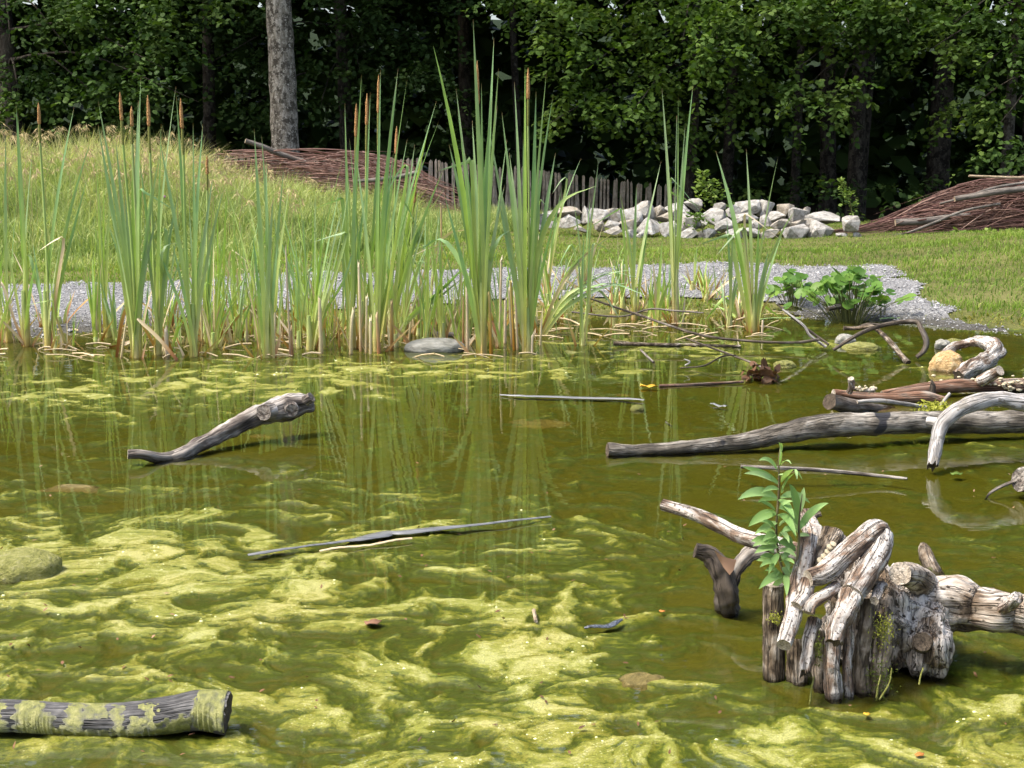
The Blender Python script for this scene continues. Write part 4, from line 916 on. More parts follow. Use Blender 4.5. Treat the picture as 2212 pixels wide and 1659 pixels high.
def reed(label, base, tips, spikes=(), w=0.017, group=None, mat=None, rust=2, sheath=True, name='reed_mace', zb=None, stems=()):
    """base, tips, spikes in picture places; every tip a leaf, every spike a stem with brown flower and green seed spike below."""
    mat = mat or M_REED
    b = G(base[0], base[1], max(0.0, 0.0)); zl = float(land_z(b[0], b[1])); b[2] = zl - .02; Y = b[1]
    t = thing(name, (b[0], b[1], zl), label, 'reed plant', group or 'reed mace plants along the far shore')
    def off(s): return np.array([random.gauss(0, s), random.gauss(0, s), 0])
    hs = []
    for tp in tips:
        NSEED[0] += 1
        drp = None; yy = Y + random.gauss(0, .10)
        if len(tp) > 2 and isinstance(tp[2], (list, tuple)):
            drp = np.array([D(q[0], q[1], Y + random.gauss(0, .04)) for q in tp[2]])
        e = D(tp[0], tp[1], yy); hs.append(e[2])
        if drp is None and random.random() < .13 and e[2] > .5:
            pk = b + (e - b) * random.uniform(.62, .82); sg_ = random.choice((-1, 1)); e = pk + np.array([sg_ * random.uniform(.10, .26), random.gauss(0, .05), -random.uniform(.03, .28)])
            drp = np.array([b + (pk - b) * .55, pk - np.array([sg_ * .01, 0, .02]), pk + np.array([sg_ * .03, 0, 0.0])])
        build('leaf', blade(b + off(.014), e, w * 1.45 * random.uniform(.75, 1.15), random.uniform(.12, .34), NSEED[0], 12 if drp is not None else 9, drp), mat if random.random() > .12 else (M_DRY if e[2] < .75 else M_YOUNG), t)
    for sp in list(spikes) + list(stems):
        u1, v1 = sp[0], sp[1]; e = D(u1, v1, Y + random.gauss(0, .03)); k = Y / F
        hs.append(e[2])
        if len(sp) > 2:
            L1 = sp[2] * k; dirv = e - b; dirv /= np.linalg.norm(dirv)
            lean = np.array(dirv); p1 = e - lean * L1; p2 = p1 - lean * (L1 * .85)
            build('stem', tube([b + off(.006), b + (p2 - b) * .5 + off(.012), p2], [.010, .0085, .007], 6, 9), [M_RSTEM, M_RSTEM], t)
            build('seed_spike', tube([p2, p2 + (p1 - p2) * .2, p2 + (p1 - p2) * .85, p1], [.006, .0078, .0085, .007], 7, 9), [M_SEED, M_SEED], t)
            build('flower_spike', tube([p1, p1 + (e - p1) * .1, p1 + (e - p1) * .7, e], [.006, .0112, .0090, .0015], 8, 16, amp=.0035, freq=90, seed=NSEED[0]), [M_SPIKE, M_SPIKE], t)
        else:
            build('stem', tube([b, b + (e - b) * .5 + off(.01), e], [.007, .005, .002], 6, 9), [mat, mat], t)
    if sheath and hs:
        hh = max(hs) * random.uniform(.20, .30)
        build('sheath', tube([b - np.array([0, 0, .03]), b + np.array([0, 0, hh * .5]), b + np.array([0, 0, hh])], [.024, .021, .012], 8, 10, amp=.004, freq=30), [M_SHEATH, M_SHEATH], t)
    for q in range(rust + 2):
        NSEED[0] += 1; a = random.uniform(0, 6.28); hh = random.uniform(.05, .34) ** 1.1
        sp_ = random.choice((.3, .5, 1.1)); e = b + np.array([math.cos(a) * hh * sp_, math.sin(a) * hh * .4 * sp_, hh - b[2] * .6])
        build('withered_sheath', blade(b + off(.022), e, random.uniform(.012, .024), .3, NSEED[0], 6, base_w=.9), M_RUST if random.random() < .6 else M_DRY, t)
    return t
reed('pair of thin reed shoots at the very edge of the picture', (20, 738), [(13, 284), (0, 560), (34, 430), (-20, 470)], w=.013)
reed('reed plant with two leaf tips close together above the first brown spike', (57, 747), [(35, 225), (38, 245), (70, 330), (2, 470), (82, 850 - 300), (-15, 560), (85, 640, [(60, 560), (74, 590)])], w=.016)
reed('reed with a stubby frayed spike standing alone over the meadow', (104, 752), [(160, 232), (198, 299), (147, 390), (188, 385), (70, 520), (140, 480)], [(83, 221, 46)], w=.016)
reed('small low reed sprout standing on the gravel', (129, 708), [(111, 631), (153, 646), (133, 620), (122, 650)], w=.013, mat=M_YOUNG, rust=1)
reed('short pale fan of reed leaves just in front of the gravel', (207, 735), [(190, 580), (200, 556), (215, 566), (222, 556), (183, 600), (208, 590)], w=.013, mat=M_YOUNG)
reed('single slim reed stem leaning over the pale fan', (233, 727), [(208, 340), (238, 400), (205, 480), (250, 560), (225, 380)], w=.011, mat=M_YOUNG, stems=[(215, 420)])
reed('big reed clump with a tall and a short brown spike', (294, 772), [(212, 217), (212, 269), (299, 217), (309, 228), (304, 165), (250, 300), (270, 420), (330, 380), (345, 330), (230, 420), (320, 500), (262, 520), (338, 470), (250, 380), (285, 330)], [(259, 198, 60), (284, 228, 44)], w=.019)
reed('reed with a leaning brown spike right beside the big two spiked clump', (341, 765), [(380, 186), (348, 267), (300, 340), (384, 420), (362, 340), (310, 470), (396, 523, [(350, 640), (352, 540)])], [(319, 205, 66)], w=.016)
reed('reed with a straight brown spike in front of the dark shrubs by the meadow', (420, 769), [(438, 269), (381, 208), (417, 265), (484, 406), (345, 300), (460, 380), (372, 520), (440, 480), (330, 620 - 100)], [(390, 212, 64)], w=.017)
reed('short reed with a thin golden spike below the twig heap', (452, 738), [(470, 420), (430, 430), (486, 500), (440, 520)], [(447, 336, 40)], w=.012, mat=M_YOUNG)
reed('slim reed with narrow leaves left of the bare trunk', (480, 718), [(490, 403), (470, 440), (505, 480), (462, 510)], w=.010, mat=M_YOUNG)
reed('thin reed shoot with a rusty drooping leaf on the gravel', (511, 722), [(505, 430), (525, 470), (498, 520), (530, 588, [(512, 600), (518, 580)])], w=.010, mat=M_YOUNG)
reed('upright reed tuft standing right below the bare trunk', (580, 772), [(549, 279), (565, 292), (613, 361), (625, 396), (558, 400), (590, 430), (575, 340), (600, 520), (545, 500)], w=.017)
reed('low pale reed fan on the shore beside the dead stalks', (638, 701), [(615, 530), (628, 505), (640, 512), (652, 530), (660, 560), (606, 560), (646, 545)], w=.013, mat=M_YOUNG)
reed('slanting reed with many fine stems left of the three brown spikes', (669, 755), [(745, 330), (780, 470, [(700, 680), (745, 600)]), (758, 380, [(695, 670), (730, 540)]), (738, 456, [(690, 680), (722, 520)]), (765, 420), (735, 400)], w=.015)
reed('reed with a brown spike leftmost of the three above the middle of the picture', (760, 752), [(745, 222), (743, 238), (781, 161), (730, 330), (795, 380), (720, 400), (770, 300)], [(770, 223, 70)], w=.016)
reed('reed with a brown spike middle of the three close together', (784, 750), [(755, 300), (822, 260), (840, 330), (800, 200), (765, 380)], [(793, 202, 66)], w=.015)
reed('tallest spiked reed of the three close together', (813, 758), [(822, 151), (860, 148), (879, 173), (858, 176), (901, 196), (943, 218), (949, 259), (901, 228), (770, 340), (850, 330), (880, 300)], [(818, 161, 80)], w=.018)
reed('reed with withered brown spike bending to the bare fence', (845, 735), [(958, 366), (896, 312), (905, 410), (880, 360), (830, 380), (965, 400, [(870, 600), (900, 500)]), (930, 260)], [(857, 272, 60)], w=.016)
reed('half fallen reed slanting low across the path towards the tall middle clump', (822, 740), [(1008, 574, [(880, 690), (940, 640)]), (1012, 590, [(885, 690), (945, 645)]), (1020, 560, [(890, 682), (950, 628)]), (940, 640, [(868, 705), (905, 672)])], w=.018, sheath=False)
reed('bent reed with a leaning dead spike in the second clump', (868, 728), [(905, 420), (920, 480), (1000, 528, [(890, 620), (930, 540)]), (870, 500), (1062, 500, [(900, 640), (960, 510)])], [(899, 386, 52)], w=.016)
reed('tallest reed clump in the middle with leaves reaching the top of the wood', (1040, 766), [(1022, 42), (1067, 82), (936, 99), (1077, 148), (985, 191), (1008, 190), (1062, 218), (1074, 228), (970, 312), (988, 235), (1095, 300), (960, 420), (1055, 330), (1020, 260), (1040, 180), (1090, 400), (1005, 330),
     (1102, 497, [(1050, 600), (1075, 520)]), (905, 540, [(1015, 620), (960, 520)])], [(1031, 131, 90)], w=.021, rust=4)
reed('dense reed clump with one golden spike just beside the tallest clump', (1139, 762), [(1111, 176), (1134, 144), (1180, 158), (1195, 205), (1183, 252), (1084, 242), (1057, 282), (1158, 198), (1100, 330), (1200, 330), (1130, 300), (1168, 330), (1215, 420),
     (1289, 401, [(1160, 560), (1210, 440)]), (1075, 420), (1120, 420)], [(1141, 146, 66)], w=.020, rust=4)
reed('collapsed reed clump lying over to the side of the middle clumps', (1160, 722), [(1324, 503, [(1200, 640), (1255, 560)]), (1280, 520, [(1195, 650), (1245, 570)]), (1375, 580, [(1210, 665), (1290, 600)]), (1360, 610, [(1215, 672), (1290, 625)]), (1395, 604, [(1210, 660), (1300, 590)]), (1340, 690, [(1220, 640), (1290, 625)]), (1400, 640, [(1220, 655), (1310, 612)]), (1316, 512, [(1195, 650), (1240, 570)]),
     (1205, 735, [(1185, 660), (1198, 690)])], w=.016, sheath=False, rust=4)
reed('slim solitary reed stem in the open water with narrow leaves above the bend', (1259, 745), [(1290, 460), (1275, 480), (1262, 500), (1300, 520), (1248, 540)], w=.013, rust=1)
reed('thin reed with three narrow tips in front of the fence end', (1178, 655), [(1232, 328), (1255, 342), (1160, 480), (1205, 470), (1215, 400)], w=.013)
reed('thin reed with a leaf ending before the dark hazel shade', (1258, 650), [(1293, 345), (1240, 440), (1275, 430), (1305, 480), (1230, 500)], w=.013)
reed('reed with two long tips crossing the stone heap', (1370, 690), [(1324, 327), (1428, 348), (1340, 420), (1405, 440), (1375, 400), (1355, 480), (1395, 500)], w=.016)
reed('tall narrow reed rising alone over the stone heap into the hazel', (1459, 702), [(1430, 191), (1465, 208), (1447, 213), (1497, 185), (1480, 270), (1445, 300)], w=.015, stems=[(1462, 250)], rust=4)
reed('broad fan of reed leaves before the far part of the stone heap', (1626, 715), [(1546, 326), (1612, 322), (1681, 338), (1548, 375), (1597, 380), (1608, 393), (1690, 506), (1717, 456, [(1650, 600), (1690, 500)]), (1580, 470), (1640, 470), (1660, 540), (1596, 520)], w=.021, rust=3)
reed('short green reed on the shore before the stone heap', (1417, 706), [(1431, 518), (1398, 610), (1440, 560), (1410, 560), (1450, 600)], w=.016, mat=M_YOUNG)
reed('short leafy reed tuft on the gravel left of the broad fan', (1521, 648), [(1528, 560), (1510, 575), (1540, 590), (1500, 600)], w=.014, mat=M_YOUNG)
reed('low reed tuft on the gravel with a dry brown leaf', (1495, 646), [(1478, 560), (1500, 545), (1514, 570), (1470, 590), (1506, 530)], w=.013, mat=M_YOUNG)
reed('upright reed just left of the broad fan', (1575, 706), [(1582, 518), (1560, 540), (1598, 560), (1600, 590), (1555, 600), (1570, 470)], w=.015)
reed('low reed leaves splayed over the water by the broad fan', (1600, 690), [(1540, 620), (1535, 655), (1660, 640), (1695, 690, [(1640, 660), (1665, 672)]), (1520, 700, [(1575, 640), (1545, 665)]), (1640, 712, [(1620, 670), (1632, 690)])], w=.015, mat=M_YOUNG, sheath=False)
YS = [(452, 712), (468, 726), (535, 728), (560, 735), (600, 720), (618, 728), (690, 735), (705, 716), (722, 728), (740, 718), (700, 750), (775, 726), (800, 720), (860, 716), (905, 722), (935, 712), (985, 722), (1005, 735), (1080, 722), (1100, 712), (1190, 700), (1225, 690),
             (1330, 680), (1345, 668), (1395, 672), (1440, 668), (1548, 660), (1220, 640), (1340, 640), (320, 740), (385, 742), (360, 716), (150, 745), (5, 742), (655, 716), (750, 745), (830, 728), (960, 738)]
rgy = random.Random(5)
YS += [(round(rgy.uniform(-10, 470)), round(rgy.uniform(700, 760))) for q_ in range(16)] + [(round(rgy.uniform(440, 1130)), round(rgy.uniform(696, 752))) for q_ in range(34)] + [(round(rgy.uniform(1130, 1600)), round(rgy.uniform(655, 705))) for q_ in range(12)]
for (u, v), lab_ in zip(YS, name_many('thin young reed shoot', [q_[0] for q_ in YS])):
    hgt = random.uniform(110, 360) if 560 < u < 1130 else random.uniform(80, 300 if u < 560 else 190)
    n_ = random.randint(4, 8)
    reed(lab_, (u + random.gauss(0, 4), v), [(u + random.gauss(0, 26) * (.5 + hgt / 300), v - hgt * random.uniform(.55, 1.05)) for q in range(n_)], w=random.uniform(.006, .011),
         group='thin young reed shoots', mat=M_YOUNG if random.random() < .7 else M_REED, rust=random.randint(1, 3), name='young_reed')

# dead stalks: (foot u, v, top u, v, width px)
def dead(label, pts, wpx, group=None, mat=None, flat=False, cat='dead stalk'):
    b = G(pts[0][0], pts[0][1]); Y = b[1]; P = np.array([b - np.array([0, 0, .10])] + [D(u, v, Y + random.gauss(0, .02)) for u, v in pts[1:]])
    r = wpx / 2 * Y / F
    V_, F_, at_, fm = tube(P, np.linspace(r, r * .72, len(P)), 6, 4 * len(P), amp=r * .3, freq=40, seed=int(pts[0][0]), ragged=r * 1.6)
    return build('dead_stalk', (V_, F_, at_, fm), [mat or M_DRY, mat or M_DRY], origin=b, label=label, cat=cat, group=group or 'broken dead reed stalks')
DS = [([(627, 768), (622, 650), (617, 530)], 5), ([(632, 765), (628, 705)], 8), ([(693, 765), (690, 645)], 9), ([(697, 762), (692, 650)], 5), ([(757, 763), (760, 700), (765, 660)], 9), ([(780, 758), (775, 570)], 8), ([(790, 762), (792, 640)], 7), ([(846, 755), (846, 650)], 9),
                 ([(867, 720), (872, 640)], 7), ([(929, 702), (922, 560)], 6), ([(954, 712), (953, 470), (951, 440)], 4.5), ([(927, 730), (925, 620), (918, 555)], 6), ([(1062, 766), (1057, 640)], 9), ([(1078, 745), (1083, 560)], 7), ([(1090, 740), (1092, 650)], 8), ([(1107, 745), (1100, 620)], 8),
                 ([(1113, 755), (1103, 605)], 8), ([(1120, 752), (1112, 625)], 7), ([(1010, 758), (1008, 620)], 8), ([(1000, 755), (1001, 640)], 6), ([(983, 722), (982, 640)], 7), ([(40, 735), (16, 690)], 5), ([(60, 742), (62, 690)], 8), ([(437, 745), (432, 605)], 6), ([(255, 772), (278, 660)], 6), ([(362, 768), (358, 708)], 12),
                 ([(590, 770), (594, 680)], 6), ([(820, 764), (814, 680)], 10), ([(800, 764), (800, 690)], 9), ([(670, 745), (680, 660)], 8), ([(1148, 765), (1150, 725)], 7), ([(1165, 745), (1170, 690)], 6), ([(1645, 722), (1648, 690)], 6), ([(1456, 702), (1456, 600), (1455, 512)], 5), ([(535, 735), (532, 690)], 6), ([(610, 740), (611, 690)], 5), ([(735, 748), (730, 690)], 5), ([(880, 738), (890, 665)], 6)]
for (pts, wpx), lab_ in zip(DS, name_many('broken dead stalk', [q_[0][0][0] for q_ in DS])):
    dead(lab_, pts, wpx, mat=M_DRY if random.random() < .75 else M_RUST)
def bent(label, pts, wd, mat):
    P = np.array([G(pts[0][0], pts[0][1])] + [D(u, v, G(pts[0][0], pts[0][1])[1] + dy) for u, v, dy in pts[1:]])
    return build('withered_leaf', blade(P[0], P[-1], wd, 0, int(pts[0][0]), 12, P[1:-1], face=0.2, base_w=.9), mat, origin=P[0], label=label, cat='dead leaf')
bent('dry beige leaf bent in an arch in front of the big two spiked clump', [(383, 778, 0), (340, 728, .02), (299, 690, .05), (305, 690, .05)], .022, M_DRY)
bent('dry beige leaf hanging from the reed beside the big two spiked clump', [(341, 740, 0), (345, 650, 0), (330, 600, .02), (305, 560, .03)], .022, M_DRY)
bent('dry flat leaf lying across the water left of the arching one', [(236, 750, 0), (270, 742, 0), (300, 728, .1), (318, 712, .15)], .03, M_DRY)
bent('rusty folded leaf standing left of the big two spiked clump', [(252, 772, 0), (262, 700, 0), (276, 662, 0), (285, 690, 0)], .02, M_RUST)
bent('pale bent leaf strip leaning on the flat stone', [(1048, 735, 0), (1038, 745, -.1), (940, 742, -.1), (890, 768, -.25)], .02, M_REED)

# ------------------------------------------------------------------ driftwood and logs
M_DRIFT = wood('dark_driftwood', [(0.36, (0.035, 0.027, 0.02)), (0.44, (0.12, 0.097, 0.078)), (0.51, (0.32, 0.285, 0.24)), (0.62, (0.55, 0.51, 0.46))], 16, 0.22, .75, .7)
M_LOG = wood('grey_wet_log', [(0.36, (0.06, 0.05, 0.037)), (0.47, (0.17, 0.148, 0.115)), (0.60, (0.36, 0.33, 0.28))], 22, 0.4, .8, .9, spots=(7, .62, (0.03, 0.03, 0.033)), algae=.18)
M_WHITE = wood('bleached_branch', [(0.36, (0.22, 0.20, 0.17)), (0.46, (0.42, 0.395, 0.36)), (0.6, (0.55, 0.53, 0.50))], 16, 0.45, .75, .7, spots=(24, .58, (0.22, 0.2, 0.17)))
M_RED = wood('rotten_red_log', [(0.33, (0.07, 0.03, 0.018)), (0.47, (0.24, 0.13, 0.08)), (0.57, (0.34, 0.29, 0.23)), (0.70, (0.55, 0.50, 0.43))], 13, 0.22, .85, .9)
M_BARKY = wood('brown_bark_log', [(0.35, (0.04, 0.03, 0.02)), (0.5, (0.12, 0.095, 0.07)), (0.68, (0.33, 0.30, 0.26))], 14, 0.4, .8, .8, algae=.1)
M_STUMP = wood('peeling_white_bark', [(0.37, (0.09, 0.055, 0.035)), (0.44, (0.26, 0.18, 0.125)), (0.49, (0.52, 0.47, 0.41)), (0.60, (0.76, 0.72, 0.66))], 26, 0.40, .8, 1.0, spots=(150, .60, (0.12, 0.095, 0.075)), algae=.14)
M_GNARL = wood('gnarled_root_wood', [(0.36, (0.06, 0.04, 0.024)), (0.44, (0.20, 0.145, 0.095)), (0.50, (0.46, 0.39, 0.31)), (0.60, (0.74, 0.68, 0.60))], 19, 0.6, .85, 1.0, spots=(60, .62, (0.07, 0.055, 0.04)), algae=.32)
M_STUMPD = wood('mossy_stump_wood', [(0.36, (0.04, 0.028, 0.016)), (0.46, (0.15, 0.11, 0.07)), (0.54, (0.32, 0.26, 0.19)), (0.64, (0.60, 0.54, 0.46))], 30, 0.7, .85, 1.0, algae=.50)
M_ENDD = wood('dark_cut_end', [(0.35, (0.06, 0.045, 0.03)), (0.65, (0.17, 0.13, 0.09))], 40, 1, wet=False)
M_ENDP = wood('pale_cut_end', [(0.35, (0.34, 0.27, 0.19)), (0.65, (0.62, 0.55, 0.45))], 40, 1, wet=False)
def limb(pts, seed=1, n=14, amp=.10, freq=14, ridge=0.0, ragged=0.0, round_end=False, seg=None):
    """pts: (u, v, depth, radius in picture px)."""
    pts = [(u, v, y_ * (0.965 if 3.2 < y_ < 4.0 else 1.0), r_) for u, v, y_, r_ in pts]
    P = np.array([D(u, v, y_) for u, v, y_, r_ in pts]); R = np.array([r_ * y_ / F for u, v, y_, r_ in pts])
    return tube(P, R, n, seg or max(10, 8 * (len(P) - 1)), amp=R.max() * amp, freq=freq, seed=seed, ridge=ridge, ragged=ragged, round_end=round_end), P
def log(name, label, pts, mat, end, cat, seed=1, **k):
    g, P = limb(pts, seed, **k)
    return build(name, g, [mat, end], origin=P.mean(0), label=label, cat=cat)
def wl(v): return float(G(CU, v)[1])
# dark driftwood piece
t = thing('driftwood', G(480, 960), 'dark forked driftwood with knobbly raised end lying in open water', 'driftwood')
build('shaft', limb([(336, 1000, 5.72, 12), (385, 986, 5.75, 15), (430, 962, 5.86, 16), (500, 927, 6.0, 18), (560, 897, 6.1, 22), (610, 884, 6.2, 27), (650, 875, 6.25, 24), (668, 872, 6.28, 20)], 3, 24, .26, 14, ridge=.35, seg=90)[0], [M_DRIFT, M_ENDD], t)
build('side_branch', limb([(276, 981, 5.62, 11), (310, 982, 5.64, 11), (345, 990, 5.70, 13), (380, 985, 5.75, 13)], 4, 12, .08)[0], [M_DRIFT, M_ENDP], t)
for u, v, dy, r_, e in [(577, 890, -.10, 18, (-.02, -.05, .005)), (630, 884, -.11, 14, (.01, -.05, .0)), (666, 862, 0, 11, (.03, -.01, .02))]:
    p = D(u, v, 6.15 + dy); build('cut_knot', tube([p - np.array(e) * .5, p + np.array(e) * .5], [r_ * 6.1 / F * 1.1, r_ * 6.1 / F], 14, 4, amp=.003, freq=30), [M_DRIFT, M_DRIFT], t)
# log in the near corner, with weed draped over it
t = thing('sunken_log', G(230, 1590), 'grey log wrapped in bands of algae in the near corner', 'log')
Yl = 2.99
lp = [(-420, 1540, Yl, 36), (0, 1546, Yl, 36), (120, 1552, Yl, 36), (260, 1556, Yl, 39), (360, 1545, Yl, 42), (430, 1534, Yl, 45), (492, 1540, Yl, 49)]
M_SLATE = wood('slate_grey_bark', [(0.36, (0.05, 0.048, 0.047)), (0.5, (0.115, 0.112, 0.108)), (0.64, (0.21, 0.20, 0.19))], 22, 0.6, .6, .6)
build('shaft', limb(lp, 7, 30, .07, 14, ragged=.002, seg=80)[0], [M_SLATE, M_ENDD], t)
M_DRAPE = Mat('draped_algae', .55, .35); an_ = M_DRAPE.noise(M_DRAPE.obj(), 45, 5, .7, 1.2); M_DRAPE.color(M_DRAPE.ramp(an_, [(0.3, (0.10, 0.11, 0.018)), (0.5, (0.22, 0.225, 0.045)), (0.7, (0.36, 0.345, 0.11))])); M_DRAPE.bump(an_, 1, .012); M_DRAPE = M_DRAPE.m
m = Mat('algae_film', .5, .35); an_ = m.noise(m.obj(), 55, 6, .72); ee = m.attr('e').outputs['Fac']
cc_ = m.ramp(an_, [(0.3, (0.07, 0.08, 0.014)), (0.5, (0.17, 0.175, 0.04)), (0.7, (0.29, 0.28, 0.10))])
fe = m.ramp(m.math('ADD', ee, m.math('MULTIPLY', m.math('SUBTRACT', an_, .5), 1.3)), [(0.0, 0.0), (1.0, 0.95)])
m.color(m.mix(fe, (0.10, 0.10, 0.085), cc_)); m.bump(an_, .8, .008); M_FILM = m.m
Pl = resample(np.array([D(u, v, y_) for u, v, y_, r_ in lp]), 200); Rl = np.interp(np.linspace(0, 6, 200), range(7), [r_ * y_ / F for u, v, y_, r_ in lp])
ul = proj(Pl[:, 0], Pl[:, 1], Pl[:, 2])[0]
for u0, u1, a0, a1 in [(-30, 22, -.6, 3.2), (45, 96, -.5, 3.0), (60, 130, .9, 3.1), (152, 182, -.6, 3.0), (190, 232, -.4, .9), (255, 268, .2, 2.9), (285, 320, 1.1, 3.0), (300, 345, -.3, .8), (330, 345, -.5, 2.9), (345, 420, 1.5, 3.1), (425, 470, -.9, 3.1), (462, 492, -.8, 2.2), (130, 260, 1.9, 3.2), (258, 345, 1.9, 3.1)]:
    k = np.flatnonzero((ul >= u0 - 14) & (ul <= u1 + 14)); nk, na = 44, 34; k = np.linspace(k[0], k[-1], nk).astype(int)
    aa = np.linspace(a0 - .25, a1 + .25, na); A, K = np.meshgrid(aa, k)
    eu = np.minimum(ul[K] - (u0 - 14), (u1 + 14) - ul[K]) / 26.0; ea = np.minimum(A - (a0 - .25), (a1 + .25) - A) / .5
    e_ = np.minimum(eu, ea) + .7 * fbm2(K * .11 + u0, A * 2.6, 3)
    ra = Rl[K] * (.955 + .075 * sstep(-.2, .9, e_) + .015 * perlin2(K * .5, A * 9)); wob = 0 * A
    Vd = np.stack([Pl[K][..., 0] + wob, Pl[K][..., 1] - np.sin(A) * ra, Pl[K][..., 2] + np.cos(A) * ra], -1)
    build('algae_band', (Vd.reshape(-1, 3), gridf(nk, na), {'e': sstep(-.2, 1.1, e_).ravel()}), M_FILM, t)
# the long log and the white branch over it
log('long_log', 'long dark grey log with a cut end reaching out over the water', [(1312, 972, 5.80, 16), (1370, 974, 5.82, 14), (1480, 966, 5.85, 15), (1600, 954, 5.9, 18), (1700, 934, 5.95, 23), (1790, 920, 6.0, 27), (1900, 915, 6.05, 25), (2010, 912, 6.1, 24), (2130, 912, 6.15, 25), (2300, 908, 6.2, 25), (2520, 900, 6.3, 25), (2740, 890, 6.4, 24)], M_LOG, M_ENDD, 'log', 11, amp=.13, n=24, seg=150, ridge=.25)
t = thing('white_branch', D(2014, 1012, 5.52), 'bleached white forked branch propped over the long dark log', 'branch')
build('bough', limb([(2560, 905, 5.85, 22), (2440, 885, 5.8, 21), (2330, 872, 5.75, 21), (2212, 870, 5.72, 19), (2150, 862, 5.70, 17), (2090, 876, 5.66, 18), (2050, 900, 5.62, 17), (2030, 925, 5.60, 16), (2023, 960, 5.56, 15), (2014, 1006, 5.50, 12)], 13, 22, .15, 14, seg=100, ragged=.008, ridge=.2)[0], [M_WHITE, M_ENDD], t)
build('stub', limb([(2042, 918, 5.63, 15), (2020, 912, 5.66, 12), (2004, 910, 5.68, 11)], 14, 12, .08)[0], [M_WHITE, M_ENDP], t)
# further logs by the bank
log('sawn_log', 'short sawn log showing its round brown cut end', [(1792, 867, 6.62, 18), (1850, 880, 6.75, 17), (1930, 893, 6.95, 16), (2020, 900, 7.1, 14)][::-1], M_BARKY, M_ENDD, 'log', 17, amp=.12, ridge=.2, seg=50, n=20)
log('bark_log', 'log with pale flaking reddish bark lying behind the sawn log', [(1800, 850, 6.95, 9), (1850, 856, 6.98, 11), (1920, 860, 7.0, 12), (2000, 858, 7.0, 13), (2040, 866, 7.0, 10)], M_RED, M_ENDP, 'log', 18, amp=.18)
t = thing('fungus_log', G(2090, 850), 'long split log crusted with pale fungus near the picture edge', 'log')
g, P = limb([(1905, 852, 7.15, 8), (1980, 842, 7.2, 13), (2060, 834, 7.25, 15), (2150, 832, 7.3, 15), (2320, 832, 7.35, 15), (2560, 836, 7.45, 14)], 19, 16, .14, seg=50); build('shaft', g, [M_RED, M_ENDP], t)
build('stub', limb([(2118, 824, 7.25, 13), (2140, 812, 7.2, 13), (2160, 800, 7.15, 12)], 20, 12, .12)[0], [M_STUMP, M_ENDP], t)
build('splinter', limb([(2012, 850, 7.1, 9), (2014, 835, 7.1, 7), (2012, 820, 7.1, 2)], 21, 8, .3)[0], [M_BARKY, M_BARKY], t)
M_FUNG = Mat('fungus_crust', .9, .15); M_FUNG.color(M_FUNG.mix(M_FUNG.noise(M_FUNG.obj(), 30, 3), (0.35, 0.27, 0.14), (0.62, 0.56, 0.42))); M_FUNG = M_FUNG.m
bmm = bmesh.new(); bmesh.ops.create_icosphere(bmm, subdivisions=1, radius=1.0); fm_ = bpy.data.meshes.new('fungus'); bmm.to_mesh(fm_); bmm.free(); fm_.materials.append(M_FUNG)
for p_ in fm_.polygons: p_.use_smooth = True
for i in range(70):
    u = random.uniform(2085, 2225) if i < 58 else random.uniform(2000, 2085); p = D(u, 832 + random.gauss(-3, 7), 7.3 - .032 + random.uniform(-.01, .01)); s = random.uniform(.005, .012)
    place('fungus', fm_, t, Matrix.Translation(p) @ Matrix.Diagonal((s * 1.5, s, s * .8, 1)))
t2 = thing('fungus_twig', G(1840, 850), 'stubby branch piece beaded with white fungus on the bark log', 'branch')
build('shaft', limb([(1835, 848, 6.9, 7), (1840, 834, 6.88, 7), (1838, 818, 6.86, 7)], 22, 10, .25)[0], [M_STUMP, M_ENDP], t2)
build('twig', limb([(1842, 838, 6.88, 5), (1860, 842, 6.85, 5), (1890, 842, 6.82, 5)], 23, 8, .3)[0], [M_STUMP, M_ENDP], t2)
for i in range(16):
    p = D(1850 + i * 2.7 + random.gauss(0, 1), 841 + random.gauss(0, 3), 6.83); s = random.uniform(.005, .010); place('fungus', fm_, t2, Matrix.Translation(p) @ Matrix.Diagonal((s, s, s, 1)))
log('thin_pale_branch', 'thin pale branch lying along the top of the sawn log', [(1852, 868, 6.6, 4), (1900, 866, 6.62, 5), (1950, 872, 6.65, 5), (2000, 880, 6.7, 4)], M_WHITE, M_ENDP, 'branch', 24, n=8)
log('peg_twig', 'short pale peg sticking up out of a tuft of algae', [(2030, 880, 6.3, 5), (2042, 862, 6.3, 4), (2053, 849, 6.3, 3.5)], M_WHITE, M_ENDP, 'twig', 25, n=7)
# tuft of algae caught on it
rgq = np.random.default_rng(9); n = 500; c0 = D(2025, 885, 6.28)
P = c0 + rgq.normal(size=(n, 3)) * np.array([.040, .03, .018]); g = leaves(P, rgq.normal(size=(n, 3)) + np.array([0, 0, -.5]), .022, 91, .35)
M_TUFT = leafy('algae_tuft', [(0, (0.16, 0.18, 0.02)), (1, (0.42, 0.42, 0.07))], .25)
build('algae_tuft', (g[0], g[1], {'c': g[2]}), M_TUFT, origin=c0, smooth=False, label='yellow tuft of algae hanging on the logs beside the white branch', cat='algae', kind='stuff')
